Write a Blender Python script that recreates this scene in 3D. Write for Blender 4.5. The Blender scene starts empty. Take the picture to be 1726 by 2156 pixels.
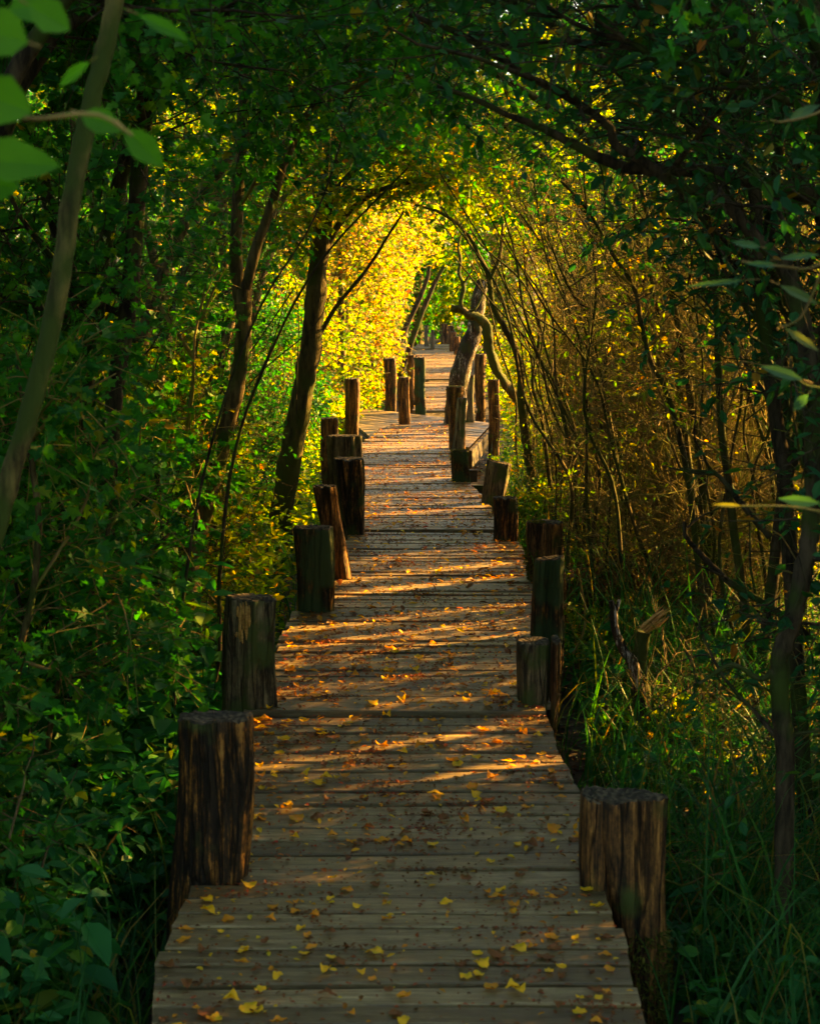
import bpy, math
import numpy as np
from mathutils import Vector

S = bpy.context.scene
COL = S.collection
PITCH = math.radians(8.26)
CAMH = 1.80
F = 3500.0                                   # focal length in units of a 1726 x 2156 picture

# ------------------------------------------------------------------ camera, sky, sun, exposure
cam = bpy.data.cameras.new("camera")
cam_o = bpy.data.objects.new("camera", cam)
COL.objects.link(cam_o)
cam_o.location = (0, 0, CAMH)
cam_o.rotation_euler = (math.radians(90) - PITCH, 0, 0)
cam.sensor_fit = 'VERTICAL'
cam.sensor_height = 36.0
cam.lens = F / 2156.0 * 36.0
cam.clip_start = 0.05
cam.clip_end = 500
cam.dof.use_dof = True
cam.dof.focus_distance = 11.0
cam.dof.aperture_fstop = 7.5
S.camera = cam_o

SUN_EL = math.radians(21)
SUN_AZ = math.radians(30)                    # from +X (picture right) towards +Y (ahead)
sun_dir = Vector((math.cos(SUN_EL) * math.cos(SUN_AZ), math.cos(SUN_EL) * math.sin(SUN_AZ), math.sin(SUN_EL)))
world = bpy.data.worlds.new("World")
S.world = world
world.use_nodes = True
wn = world.node_tree
bgn = wn.nodes.get('Background') or wn.nodes.new('ShaderNodeBackground')
sky = wn.nodes.new('ShaderNodeTexSky')
sky.sky_type = 'NISHITA'
sky.sun_disc = False
sky.sun_elevation = SUN_EL
sky.sun_rotation = math.pi / 2 - SUN_AZ
sky.dust_density = 2.0
wn.links.new(sky.outputs[0], bgn.inputs[0])
bgn.inputs[1].default_value = 0.05
sun = bpy.data.lights.new("sun", 'SUN')
sun.energy = 5.0
sun.angle = math.radians(0.5)
sun.color = (1.0, 0.56, 0.15)
sun_o = bpy.data.objects.new("sun", sun)
sun_o.rotation_euler = (-sun_dir).to_track_quat('-Z', 'Y').to_euler()
sun_o.location = (10, 10, 12)
COL.objects.link(sun_o)
S.view_settings.view_transform = 'Standard'
S.view_settings.look = 'None'
S.view_settings.exposure = 3.5
S.view_settings.use_white_balance = True
S.view_settings.white_balance_temperature = 8500
S.view_settings.white_balance_tint = 10
S.view_settings.gamma = 1.0
S.render.engine = 'CYCLES'
S.cycles.max_bounces = 7
S.cycles.diffuse_bounces = 4
S.cycles.transmission_bounces = 5
S.cycles.glossy_bounces = 2
S.cycles.use_denoising = True
S.cycles.caustics_reflective = False
S.cycles.caustics_refractive = False

# ------------------------------------------------------------------ helpers
R = np.random.default_rng(11)
ST, CT = math.sin(PITCH), math.cos(PITCH)

def P(u, v, d):
    """point at distance d ahead seen at (u, v)"""
    yc = (1078.0 - v) / F
    x = (u - 863.0) / F
    yy = CT + yc * ST
    zz = -ST + yc * CT
    t = d / yy
    return np.array([x * t, d, CAMH + zz * t])

def G(u, v, z=0.0):
    yc = (1078.0 - v) / F
    x = (u - 863.0) / F
    yy = CT + yc * ST
    zz = -ST + yc * CT
    t = (z - CAMH) / zz
    return np.array([x * t, yy * t, z])

def norm(a):
    return a / np.maximum(np.linalg.norm(a, axis=-1, keepdims=True), 1e-9)

class Geo:
    """collects vertices and polygons, then links them as one mesh object"""
    def __init__(s):
        s.v = []; s.n = 0; s.loops = []; s.sizes = []; s.mi = []; s.sm = []
    def add(s, verts, faces, mi=0, smooth=True):
        """verts (N,3); faces (M,k) int array"""
        verts = np.asarray(verts, dtype=np.float32).reshape(-1, 3)
        faces = np.asarray(faces, dtype=np.int32)
        if len(verts) == 0 or len(faces) == 0:
            return
        s.v.append(verts)
        s.loops.append((faces + s.n).ravel())
        s.sizes.append(np.full(len(faces), faces.shape[1], dtype=np.int32))
        s.mi.append(np.full(len(faces), mi, dtype=np.int32))
        s.sm.append(np.full(len(faces), smooth, dtype=bool))
        s.n += len(verts)
    def mesh(s, name, mats):
        me = bpy.data.meshes.new(name)
        v = np.concatenate(s.v); lo = np.concatenate(s.loops); sz = np.concatenate(s.sizes)
        me.vertices.add(len(v)); me.vertices.foreach_set('co', v.ravel())
        me.loops.add(len(lo)); me.loops.foreach_set('vertex_index', lo)
        me.polygons.add(len(sz))
        st = np.concatenate([[0], np.cumsum(sz)[:-1]]).astype(np.int32)
        me.polygons.foreach_set('loop_start', st)
        me.polygons.foreach_set('loop_total', sz)
        me.polygons.foreach_set('material_index', np.concatenate(s.mi))
        me.polygons.foreach_set('use_smooth', np.concatenate(s.sm))
        for m in mats:
            me.materials.append(m)
        me.update(calc_edges=True)
        return me
    def build(s, name, mats, parent=None):
        if s.n == 0:
            return None
        if not isinstance(mats, (list, tuple)):
            mats = [mats]
        o = bpy.data.objects.new(name, s.mesh(name, mats))
        COL.objects.link(o)
        if parent is not None:
            o.parent = parent
            pl = parent.location
            if pl.length > 0 and not parent.get('_moved'):
                o.location = -pl
        return o

def tag(o, label=None, cat=None, group=None, kind=None):
    if label: o['label'] = label
    if cat: o['category'] = cat
    if group: o['group'] = group
    if kind: o['kind'] = kind
    return o

def empty(name, loc=(0, 0, 0)):
    o = bpy.data.objects.new(name, None)
    o.empty_display_size = 0.1
    o.location = loc
    COL.objects.link(o)
    return o

def smooth_line(pts, n):
    """Catmull-Rom through pts, n samples"""
    p = np.asarray(pts, dtype=float)
    if len(p) == 2:
        t = np.linspace(0, 1, n)[:, None]
        return p[0] * (1 - t) + p[1] * t
    q = np.vstack([2 * p[0] - p[1], p, 2 * p[-1] - p[-2]])
    ts = np.linspace(0, len(p) - 1 - 1e-6, n)
    i = ts.astype(int); f = (ts - i)[:, None]
    a, b, c, d = q[i], q[i + 1], q[i + 2], q[i + 3]
    return 0.5 * ((2 * b) + (-a + c) * f + (2 * a - 5 * b + 4 * c - d) * f ** 2 + (-a + 3 * b - 3 * c + d) * f ** 3)

def tubes(geo, lines, radii, sides, mi=0, rough=0.0, cap=False):
    """lines (N,K,3), radii (N,K): one tube each"""
    lines = np.asarray(lines, float); radii = np.asarray(radii, float)
    if lines.ndim == 2:
        lines = lines[None]; radii = radii[None]
    N, K, _ = lines.shape
    if N == 0:
        return
    tan = norm(np.gradient(lines, axis=1))
    ref = np.where(np.abs(tan[:, :1, 2:3]) > 0.85, np.array([[[1.0, 0, 0]]]), np.array([[[0, 0, 1.0]]]))
    ref = np.repeat(ref, K, 1)
    if K > 2:                                    # keep the frame from flipping along bends
        ref = np.where(np.abs((norm(lines[:, -1] - lines[:, 0]))[:, None, 2:3]) > 0.7, np.array([[[1.0, 0.2, 0]]]), np.array([[[0.1, 0, 1.0]]]))
        ref = np.repeat(ref, K, 1)
    s = norm(np.cross(tan, ref)); b = np.cross(s, tan)
    a = np.arange(sides) * 2 * np.pi / sides
    ca, sa = np.cos(a), np.sin(a)
    rr = radii[:, :, None] * np.ones(sides)
    if rough > 0:
        ph = R.uniform(0, 6.28, (N, 1, 1))
        zz = np.arange(K)[None, :, None]
        rr = rr * (1 + rough * (0.5 * np.sin(3 * a + ph + zz * 0.35) + 0.4 * np.sin(2 * a - 1.3 * ph + zz * 0.9)) + rough * R.normal(0, 0.5, rr.shape))
    v = lines[:, :, None, :] + rr[..., None] * (ca[:, None] * s[:, :, None, :] + sa[:, None] * b[:, :, None, :])
    idx = np.arange(N * K * sides).reshape(N, K, sides)
    i0 = idx[:, :-1, :]; i1 = idx[:, 1:, :]
    f = np.stack([i0, np.roll(i0, -1, 2), np.roll(i1, -1, 2), i1], -1).reshape(-1, 4)
    geo.add(v.reshape(-1, 3), f, mi)
    if cap:
        base = geo.n
        for n in range(N):
            c = v[n, -1].mean(0)
            geo.add(np.vstack([v[n, -1], c]), [[k, (k + 1) % sides, sides] for k in range(sides)], mi, False)

LEAF = {
    # along, across, lift: outline of half the leaf from base to tip
    'oval':  np.array([[0, 0], [.22, .36], [.52, .5], [.82, .26], [1, 0]]),
    'long':  np.array([[0, 0], [.3, .42], [.65, .42], [1, 0]]),
    'lobed': np.array([[0, 0], [.10, .30], [.32, .58], [.42, .24], [.66, .50], [.74, .17], [1, 0]]),
    'tiny':  np.array([[0, 0], [.4, .5], [1, 0]]),
}

def leaves(geo, pos, dirs, nrm, L, W, shape='oval', mi=0, fold=0.12, curl=0.15):
    pts = LEAF[shape]
    N = len(pos)
    if N == 0:
        return
    dirs = norm(dirs)
    side = norm(np.cross(nrm, dirs)); nr = np.cross(dirs, side)
    L = np.broadcast_to(L, (N,))[:, None]; W = np.broadcast_to(W, (N,))[:, None]
    cu = (np.broadcast_to(curl, (N,)) * R.uniform(0.3, 1.6, N))[:, None]
    vs = []
    for t, w in pts:                              # base..tip on one side
        vs.append(pos + L * t * dirs + W * w * side + nr * (fold * W * w * 2 - cu * L * t * t))
    for t, w in pts[1:-1]:                        # other side
        vs.append(pos + L * t * dirs - W * w * side + nr * (fold * W * w * 2 - cu * L * t * t))
    k = len(pts); tot = 2 * k - 2
    v = np.stack(vs, 1)
    base = (np.arange(N) * tot)[:, None]
    fa = np.arange(k)[None] + base
    fb = np.concatenate([[0], [k - 1], np.arange(2 * k - 3, k - 1, -1)])[None] + base
    geo.add(v.reshape(-1, 3), np.vstack([fa, fb]), mi, False)

# ---- the open corridor of the walk
def path_x(y):
    return np.interp(y, [0, 4, 9, 13, 19, 22, 38, 46], [-.02, -.02, .0, .09, .03, .42, .60, 1.0])

SUN_SLOTS = [(4.10, .022), (5.72, .060), (6.25, .035), (7.8, .03), (8.15, .05), (8.55, .06), (9.4, .045), (9.85, .065), (10.5, .03), (12.35, .06), (13.4, .06), (14.3, .05), (15.4, .08), (16.8, .08)]  # centre and half-width of each slot cut open for the sun

def in_walk(p, m=0.0):
    """inside the tunnel over the walk, or in a slot cut for the sun"""
    x = np.abs(p[:, 0] - path_x(p[:, 1]))
    wob = 0.13 * np.sin(p[:, 1] * 1.7 + 1.0) + 0.09 * np.sin(p[:, 1] * 4.1 + p[:, 2] * 2)
    wob = wob + np.where(p[:, 1] > 19, .16 * np.sin(p[:, 1] * 9.3 + p[:, 2] * 5) * np.sin(p[:, 2] * 6 + p[:, 0] * 7), .05 * np.sin(p[:, 1] * 13 + p[:, 2] * 9))
    far = np.clip((p[:, 1] - 19) / 3, 0, 1)
    hw = 0.86 + 0.18 * np.clip(p[:, 2], -0.5, 1) + wob * 0.6 + m - .30 * far
    top = 2.42 + wob + m - .45 * far
    z = np.clip(p[:, 2], 0, None)
    ins = (x / hw) ** 2.4 + (z / top) ** 3.6 < 1
    near = (p[:, 1] < 2.9) & (p[:, 1] > -1.5) & (x < 1.6) & (p[:, 2] < 3.2)
    # slots cut through the thicket along the sun's direction, to make the deck streaks
    q = p[:, 1] - p[:, 0] * math.tan(SUN_AZ) + .025 * np.sin(p[:, 0] * 5.3)
    sun_slot = np.zeros(len(p), bool)
    for c, w in SUN_SLOTS:
        sun_slot |= np.abs(q - c) < w
    k = math.tan(SUN_EL) / math.cos(SUN_AZ)
    sun_slot &= (p[:, 0] > .6) & (p[:, 2] > k * (p[:, 0] - .55) - .04) & (p[:, 2] < k * (p[:, 0] + .6) + .06)
    return (ins & (p[:, 1] < 44)) | near | sun_slot

# ------------------------------------------------------------------ materials
def mat(name, rough=0.8):
    m = bpy.data.materials.new(name)
    m.use_nodes = True
    nt = m.node_tree
    b = nt.nodes['Principled BSDF']
    b.inputs['Roughness'].default_value = rough
    return m, nt, b

def ramp(nt, stops, interp='LINEAR'):
    r = nt.nodes.new('ShaderNodeValToRGB')
    r.color_ramp.interpolation = interp
    while len(r.color_ramp.elements) > 1:
        r.color_ramp.elements.remove(r.color_ramp.elements[-1])
    r.color_ramp.elements[0].position = stops[0][0]
    r.color_ramp.elements[0].color = (*stops[0][1], 1)
    for p, c in stops[1:]:
        e = r.color_ramp.elements.new(p); e.color = (*c, 1)
    return r

def leaf_mat(name, stops, trans=0.5, warm=(1.5, 1.35, 0.5), gloss=0.5, interp='LINEAR'):
    m = bpy.data.materials.new(name); m.use_nodes = True
    nt = m.node_tree; nt.nodes.clear()
    out = nt.nodes.new('ShaderNodeOutputMaterial')
    g = nt.nodes.new('ShaderNodeNewGeometry')
    r = ramp(nt, stops, interp)
    nt.links.new(g.outputs['Random Per Island'], r.inputs[0])
    # slow drift of hue from clump to clump
    tc = nt.nodes.new('ShaderNodeTexCoord'); nz = nt.nodes.new('ShaderNodeTexNoise')
    nz.inputs['Scale'].default_value = 1.6; nz.inputs['Detail'].default_value = 2
    nt.links.new(tc.outputs['Object'], nz.inputs['Vector'])
    hs = nt.nodes.new('ShaderNodeHueSaturation')
    mr = nt.nodes.new('ShaderNodeMapRange')
    mr.inputs['From Min'].default_value = .3; mr.inputs['From Max'].default_value = .7
    mr.inputs['To Min'].default_value = .485; mr.inputs['To Max'].default_value = .515
    nt.links.new(nz.outputs[0], mr.inputs[0]); nt.links.new(mr.outputs[0], hs.inputs['Hue'])
    mv = nt.nodes.new('ShaderNodeMapRange')
    mv.inputs['From Min'].default_value = .3; mv.inputs['From Max'].default_value = .7
    mv.inputs['To Min'].default_value = 1.25; mv.inputs['To Max'].default_value = .75
    nt.links.new(nz.outputs[0], mv.inputs[0]); nt.links.new(mv.outputs[0], hs.inputs['Value'])
    nt.links.new(r.outputs[0], hs.inputs['Color'])
    p = nt.nodes.new('ShaderNodeBsdfPrincipled')
    p.inputs['Roughness'].default_value = gloss
    p.inputs['Specular IOR Level'].default_value = 0.22
    nt.links.new(hs.outputs[0], p.inputs['Base Color'])
    t = nt.nodes.new('ShaderNodeBsdfTranslucent')
    mu = nt.nodes.new('ShaderNodeMix'); mu.data_type = 'RGBA'; mu.blend_type = 'MULTIPLY'
    mu.clamp_result = False
    mu.inputs[0].default_value = 1
    nt.links.new(hs.outputs[0], mu.inputs[6]); mu.inputs[7].default_value = (*[w * 1.3 for w in warm], 1)
    nt.links.new(mu.outputs[2], t.inputs[0])
    mx = nt.nodes.new('ShaderNodeMixShader'); mx.inputs[0].default_value = trans
    nt.links.new(p.outputs[0], mx.inputs[1]); nt.links.new(t.outputs[0], mx.inputs[2])
    nt.links.new(mx.outputs[0], out.inputs[0])
    return m

def bark_mat(name, dark, light, moss=(0.03, 0.055, 0.01), moss_amt=0.5, scale=9, bump=0.6):
    m, nt, b = mat(name, 0.9)
    tc = nt.nodes.new('ShaderNodeTexCoord')
    mp = nt.nodes.new('ShaderNodeMapping'); mp.inputs['Scale'].default_value = (scale * 3, scale * 3, scale * .7)
    nt.links.new(tc.outputs['Object'], mp.inputs[0])
    n1 = nt.nodes.new('ShaderNodeTexNoise'); n1.inputs['Scale'].default_value = 1; n1.inputs['Detail'].default_value = 8
    n1.inputs['Roughness'].default_value = 0.65
    nt.links.new(mp.outputs[0], n1.inputs['Vector'])
    r1 = ramp(nt, [(.40, dark), (.62, light)])
    nt.links.new(n1.outputs[0], r1.inputs[0])
    n2 = nt.nodes.new('ShaderNodeTexNoise'); n2.inputs['Scale'].default_value = 4.5; n2.inputs['Detail'].default_value = 6
    nt.links.new(tc.outputs['Object'], n2.inputs['Vector'])
    r2 = ramp(nt, [(.62 - .3 * moss_amt, (0, 0, 0)), (.74 - .3 * moss_amt, (1, 1, 1))])
    nt.links.new(n2.outputs[0], r2.inputs[0])
    mx = nt.nodes.new('ShaderNodeMix'); mx.data_type = 'RGBA'
    nt.links.new(r2.outputs[0], mx.inputs[0]); nt.links.new(r1.outputs[0], mx.inputs[6]); mx.inputs[7].default_value = (*moss, 1)
    nt.links.new(mx.outputs[2], b.inputs['Base Color'])
    bp = nt.nodes.new('ShaderNodeBump'); bp.inputs['Strength'].default_value = bump; bp.inputs['Distance'].default_value = 0.02
    nt.links.new(n1.outputs[0], bp.inputs['Height']); nt.links.new(bp.outputs[0], b.inputs['Normal'])
    b.inputs['Specular IOR Level'].default_value = 0.2
    return m

def wood_mat(name, along, stops, split=0.0, scale=1.0, speck=.45, spec=.3, longs=(2.2, 34), bump=0.5, moss=None, moss_amt=0.3, rnd=0.5, rough=0.75):
    """weathered wood; 'along' is the grain axis 0/2"""
    m, nt, b = mat(name, rough)
    tc = nt.nodes.new('ShaderNodeTexCoord')
    g = nt.nodes.new('ShaderNodeNewGeometry')
    # every board takes its own piece of the grain
    ad = nt.nodes.new('ShaderNodeVectorMath'); ad.operation = 'ADD'
    sc = nt.nodes.new('ShaderNodeVectorMath'); sc.operation = 'SCALE'
    sc.inputs[3].default_value = 30.0
    cmb = nt.nodes.new('ShaderNodeCombineXYZ')
    for k in range(3):
        nt.links.new(g.outputs['Random Per Island'], cmb.inputs[k])
    nt.links.new(cmb.outputs[0], sc.inputs[0])
    nt.links.new(tc.outputs['Object'], ad.inputs[0]); nt.links.new(sc.outputs[0], ad.inputs[1])
    def mapped(s_long, s_across):
        mp = nt.nodes.new('ShaderNodeMapping')
        v = [s_across] * 3; v[along] = s_long
        mp.inputs['Scale'].default_value = v
        nt.links.new(ad.outputs[0], mp.inputs[0])
        return mp
    n1 = nt.nodes.new('ShaderNodeTexNoise'); n1.inputs['Scale'].default_value = scale; n1.inputs['Detail'].default_value = 8
    n1.inputs['Roughness'].default_value = .6; n1.inputs['Distortion'].default_value = .4
    nt.links.new(mapped(*longs).outputs[0], n1.inputs['Vector'])
    n3 = nt.nodes.new('ShaderNodeTexNoise'); n3.inputs['Scale'].default_value = scale; n3.inputs['Detail'].default_value = 5
    nt.links.new(mapped(7, 160).outputs[0], n3.inputs['Vector'])
    n2 = nt.nodes.new('ShaderNodeTexNoise'); n2.inputs['Scale'].default_value = 1; n2.inputs['Detail'].default_value = 3
    nt.links.new(mapped(2.0, 5).outputs[0], n2.inputs['Vector'])
    a1 = nt.nodes.new('ShaderNodeMath'); a1.operation = 'MULTIPLY_ADD'; a1.inputs[1].default_value = .5
    nt.links.new(n1.outputs[0], a1.inputs[0])
    a2 = nt.nodes.new('ShaderNodeMath'); a2.operation = 'MULTIPLY_ADD'; a2.inputs[1].default_value = .28; a2.inputs[2].default_value = 0
    nt.links.new(n3.outputs[0], a2.inputs[0]); nt.links.new(a2.outputs[0], a1.inputs[2])
    a3 = nt.nodes.new('ShaderNodeMath'); a3.operation = 'MULTIPLY_ADD'; a3.inputs[1].default_value = .22
    nt.links.new(n2.outputs[0], a3.inputs[0]); nt.links.new(a1.outputs[0], a3.inputs[2])
    r1 = ramp(nt, stops)
    n5 = nt.nodes.new('ShaderNodeTexNoise'); n5.inputs['Scale'].default_value = 1; n5.inputs['Detail'].default_value = 4; n5.inputs['Roughness'].default_value = .7
    nt.links.new(mapped(45, 110).outputs[0], n5.inputs['Vector'])
    a5 = nt.nodes.new('ShaderNodeMath'); a5.operation = 'MULTIPLY_ADD'; a5.inputs[1].default_value = speck * .3
    o5 = nt.nodes.new('ShaderNodeMath'); o5.operation = 'SUBTRACT'; o5.inputs[1].default_value = speck * .15
    nt.links.new(n5.outputs[0], a5.inputs[0]); nt.links.new(a3.outputs[0], a5.inputs[2]); nt.links.new(a5.outputs[0], o5.inputs[0])
    nt.links.new(o5.outputs[0], r1.inputs[0])
    hs = nt.nodes.new('ShaderNodeHueSaturation')
    mr = nt.nodes.new('ShaderNodeMapRange'); mr.inputs['To Min'].default_value = 1 - rnd * .5; mr.inputs['To Max'].default_value = 1 + rnd * .5
    nt.links.new(g.outputs['Random Per Island'], mr.inputs[0]); nt.links.new(mr.outputs[0], hs.inputs['Value'])
    nt.links.new(r1.outputs[0], hs.inputs['Color'])
    col = hs.outputs[0]
    height = a1.outputs[0]
    if split:
        vo = nt.nodes.new('ShaderNodeTexVoronoi'); vo.feature = 'DISTANCE_TO_EDGE'; vo.inputs['Scale'].default_value = 1
        mpv = mapped(1.7, 17)
        wv = nt.nodes.new('ShaderNodeTexNoise'); wv.inputs['Scale'].default_value = 1.2; wv.inputs['Detail'].default_value = 6
        nt.links.new(mpv.outputs[0], wv.inputs['Vector'])
        av = nt.nodes.new('ShaderNodeVectorMath'); av.operation = 'MULTIPLY_ADD'; av.inputs[1].default_value = (1.6, 1.6, 1.6)
        nt.links.new(wv.outputs['Color'], av.inputs[0]); nt.links.new(mpv.outputs[0], av.inputs[2])
        nt.links.new(av.outputs[0], vo.inputs['Vector'])
        rv = ramp(nt, [(.0, (0, 0, 0)), (.035, (.3, .3, .3)), (.08, (1, 1, 1))])
        nt.links.new(vo.outputs['Distance'], rv.inputs[0])
        mk = nt.nodes.new('ShaderNodeMix'); mk.data_type = 'RGBA'; mk.blend_type = 'MULTIPLY'; mk.inputs[0].default_value = split
        nt.links.new(col, mk.inputs[6]); nt.links.new(rv.outputs[0], mk.inputs[7])
        col = mk.outputs[2]
        hm = nt.nodes.new('ShaderNodeMath'); hm.operation = 'ADD'
        nt.links.new(rv.outputs[0], hm.inputs[0]); nt.links.new(a1.outputs[0], hm.inputs[1]); height = hm.outputs[0]
    if moss:
        n4 = nt.nodes.new('ShaderNodeTexNoise'); n4.inputs['Scale'].default_value = 5; n4.inputs['Detail'].default_value = 6
        nt.links.new(ad.outputs[0], n4.inputs['Vector'])
        r4 = ramp(nt, [(.66 - .3 * moss_amt, (0, 0, 0)), (.76 - .3 * moss_amt, (1, 1, 1))])
        nt.links.new(n4.outputs[0], r4.inputs[0])
        mx = nt.nodes.new('ShaderNodeMix'); mx.data_type = 'RGBA'
        nt.links.new(r4.outputs[0], mx.inputs[0]); nt.links.new(col, mx.inputs[6]); mx.inputs[7].default_value = (*moss, 1)
        col = mx.outputs[2]
    nt.links.new(col, b.inputs['Base Color'])
    bp = nt.nodes.new('ShaderNodeBump'); bp.inputs['Strength'].default_value = bump; bp.inputs['Distance'].default_value = 0.01
    nt.links.new(height, bp.inputs['Height']); nt.links.new(bp.outputs[0], b.inputs['Normal'])
    b.inputs['Specular IOR Level'].default_value = spec
    return m

M = {}
M['leaf_green'] = leaf_mat('green_leaf', [(0, (.008, .11, .026)), (.45, (.015, .145, .024)), (.85, (.035, .19, .018)), (.96, (.09, .20, .012)), (1, (.30, .20, .012))], .5, (1.1, 1.3, .5))
M['leaf_teal'] = leaf_mat('dark_green_leaf', [(0, (.008, .085, .040)), (.6, (.013, .11, .034)), (.93, (.03, .14, .022)), (.98, (.26, .15, .015)), (1, (.3, .09, .01))], .42, (1.1, 1.3, .6))
M['leaf_lime'] = leaf_mat('yellow_green_leaf', [(0, (.04, .14, .012)), (.4, (.09, .21, .012)), (.7, (.18, .27, .014)), (.92, (.34, .30, .015)), (1, (.40, .16, .015))], .58)
M['leaf_gold'] = leaf_mat('golden_leaf', [(0, (.03, .10, .012)), (.3, (.10, .19, .014)), (.55, (.24, .25, .045)), (.8, (.40, .30, .10)), (.92, (.40, .18, .04)), (1, (.26, .08, .02))], .5)
M['leaf_willow'] = leaf_mat('willow_leaf', [(0, (.018, .09, .05)), (.9, (.04, .12, .06)), (1, (.12, .12, .03))], .35)
M['leaf_big'] = leaf_mat('hazel_leaf', [(0, (.02, .17, .014)), (1, (.06, .24, .012))], .55)
M['grass'] = leaf_mat('sedge_blade', [(0, (.006, .07, .022)), (.5, (.012, .12, .026)), (.80, (.035, .17, .022)), (.90, (.16, .17, .03)), (1, (.24, .15, .05))], .4)
M['nettle'] = leaf_mat('nettle_leaf', [(0, (.008, .12, .040)), (.6, (.015, .17, .045)), (.93, (.04, .21, .03)), (1, (.2, .2, .02))], .4, (1.1, 1.3, .6))
M['dead_leaf'] = leaf_mat('withered_leaf', [(0, (.04, .022, .012)), (.5, (.09, .045, .018)), (1, (.17, .085, .025))], .3, (1.2, 1, .6), .6)
M['fall_yellow'] = leaf_mat('yellow_fallen_leaf', [(0, (.62, .33, .02)), (.6, (.82, .50, .03)), (1, (.70, .60, .06))], .3, (1.2, 1, .6), .5)
M['fall_orange'] = leaf_mat('orange_fallen_leaf', [(0, (.55, .18, .02)), (.6, (.70, .30, .03)), (1, (.55, .07, .02))], .3, (1.2, 1, .6), .5)
M['fall_brown'] = leaf_mat('brown_fallen_leaf', [(0, (.10, .04, .02)), (.6, (.19, .075, .025)), (1, (.30, .05, .02))], .2, (1.2, 1, .6), .6)
M['litter'] = leaf_mat('leaf_litter', [(0, (.07, .03, .018)), (.3, (.18, .07, .02)), (.5, (.45, .17, .02)), (.72, (.62, .33, .03)), (.93, (.72, .52, .04)), (1, (.55, .05, .03))], .25, (1.2, 1, .6), .5)
M['bark_dark'] = bark_mat('dark_bark', (.012, .010, .007), (.07, .055, .035), moss_amt=.45)
M['bark_mid'] = bark_mat('brown_bark', (.035, .027, .014), (.15, .115, .055), moss_amt=.35)
M['bark_pale'] = bark_mat('pale_smooth_bark', (.022, .020, .008), (.15, .13, .045), moss=(.03, .055, .010), moss_amt=.6, scale=9, bump=.8)
M['bark_moss'] = bark_mat('mossy_bark', (.02, .018, .008), (.10, .08, .03), moss=(.038, .052, .010), moss_amt=.62)
M['bark_peel'] = wood_mat('peeling_bark', 2, [(.42, (.008, .005, .003)), (.50, (.035, .018, .010)), (.53, (.07, .04, .025)), (.545, (.30, .26, .24)), (.62, (.42, .38, .37))], .8, scale=1.0, longs=(3, 13), speck=.8, bump=1.0, moss=(.022, .026, .006), moss_amt=.55, rnd=.1)
M['twig'] = bark_mat('twig_bark', (.11, .08, .03), (.28, .21, .08), moss=(.14, .16, .03), moss_amt=.5, scale=2, bump=.1)
M['moss'] = leaf_mat('moss', [(0, (.03, .05, .008)), (.5, (.06, .085, .012)), (1, (.12, .12, .02))], .2, (1, 1, .6), .8)
M['splinter'] = wood_mat('splintered_wood', 0, [(.38, (.25, .11, .03)), (.62, (.65, .36, .12))], rnd=.2)
deck_stops = [(.30, (.030, .020, .011)), (.41, (.095, .066, .032)), (.53, (.160, .118, .056)), (.66, (.30, .235, .125))]
M['deck'] = wood_mat('weathered_planks', 0, deck_stops, .0, bump=.8, rnd=.8, rough=.5, spec=.55, speck=.7, longs=(5, 38))
M['beam'] = wood_mat('dark_beam', 1, [(.3, (.02, .016, .012)), (.7, (.09, .07, .05))], moss=(.03, .05, .01))
post_dark = [(.40, (.004, .003, .002)), (.485, (.018, .010, .004)), (.53, (.07, .032, .009)), (.575, (.26, .11, .022)), (.66, (.32, .17, .05))]
post_brown = [(.40, (.010, .006, .003)), (.47, (.055, .026, .009)), (.54, (.15, .068, .020)), (.62, (.36, .17, .05))]
post_grey = [(.38, (.012, .010, .006)), (.46, (.06, .048, .028)), (.54, (.13, .105, .06)), (.64, (.24, .20, .12))]
M['post_dark'] = wood_mat('dark_weathered_post', 2, post_dark, .85, longs=(5, 36), speck=.8, bump=1.0, moss=(.035, .055, .012), moss_amt=.25, rnd=.1)
M['post_brown'] = wood_mat('brown_split_post', 2, post_brown, .85, longs=(5, 36), speck=.8, bump=1.0, moss=(.04, .06, .012), moss_amt=.1, rnd=.1)
M['post_grey'] = wood_mat('grey_green_post', 2, post_grey, .85, longs=(5, 36), speck=.8, bump=.8, moss=(.05, .075, .02), moss_amt=.35, rnd=.1)
M['post_moss'] = wood_mat('moss_stained_post', 2, post_dark, .85, longs=(5, 36), speck=.8, bump=1.0, moss=(.022, .05, .018), moss_amt=.75, rnd=.1)
M['endgrain'] = wood_mat('sawn_end', 0, [(.4, (.03, .026, .02)), (.6, (.12, .10, .07))], bump=.4, moss=(.05, .06, .02), rnd=.1)

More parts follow.
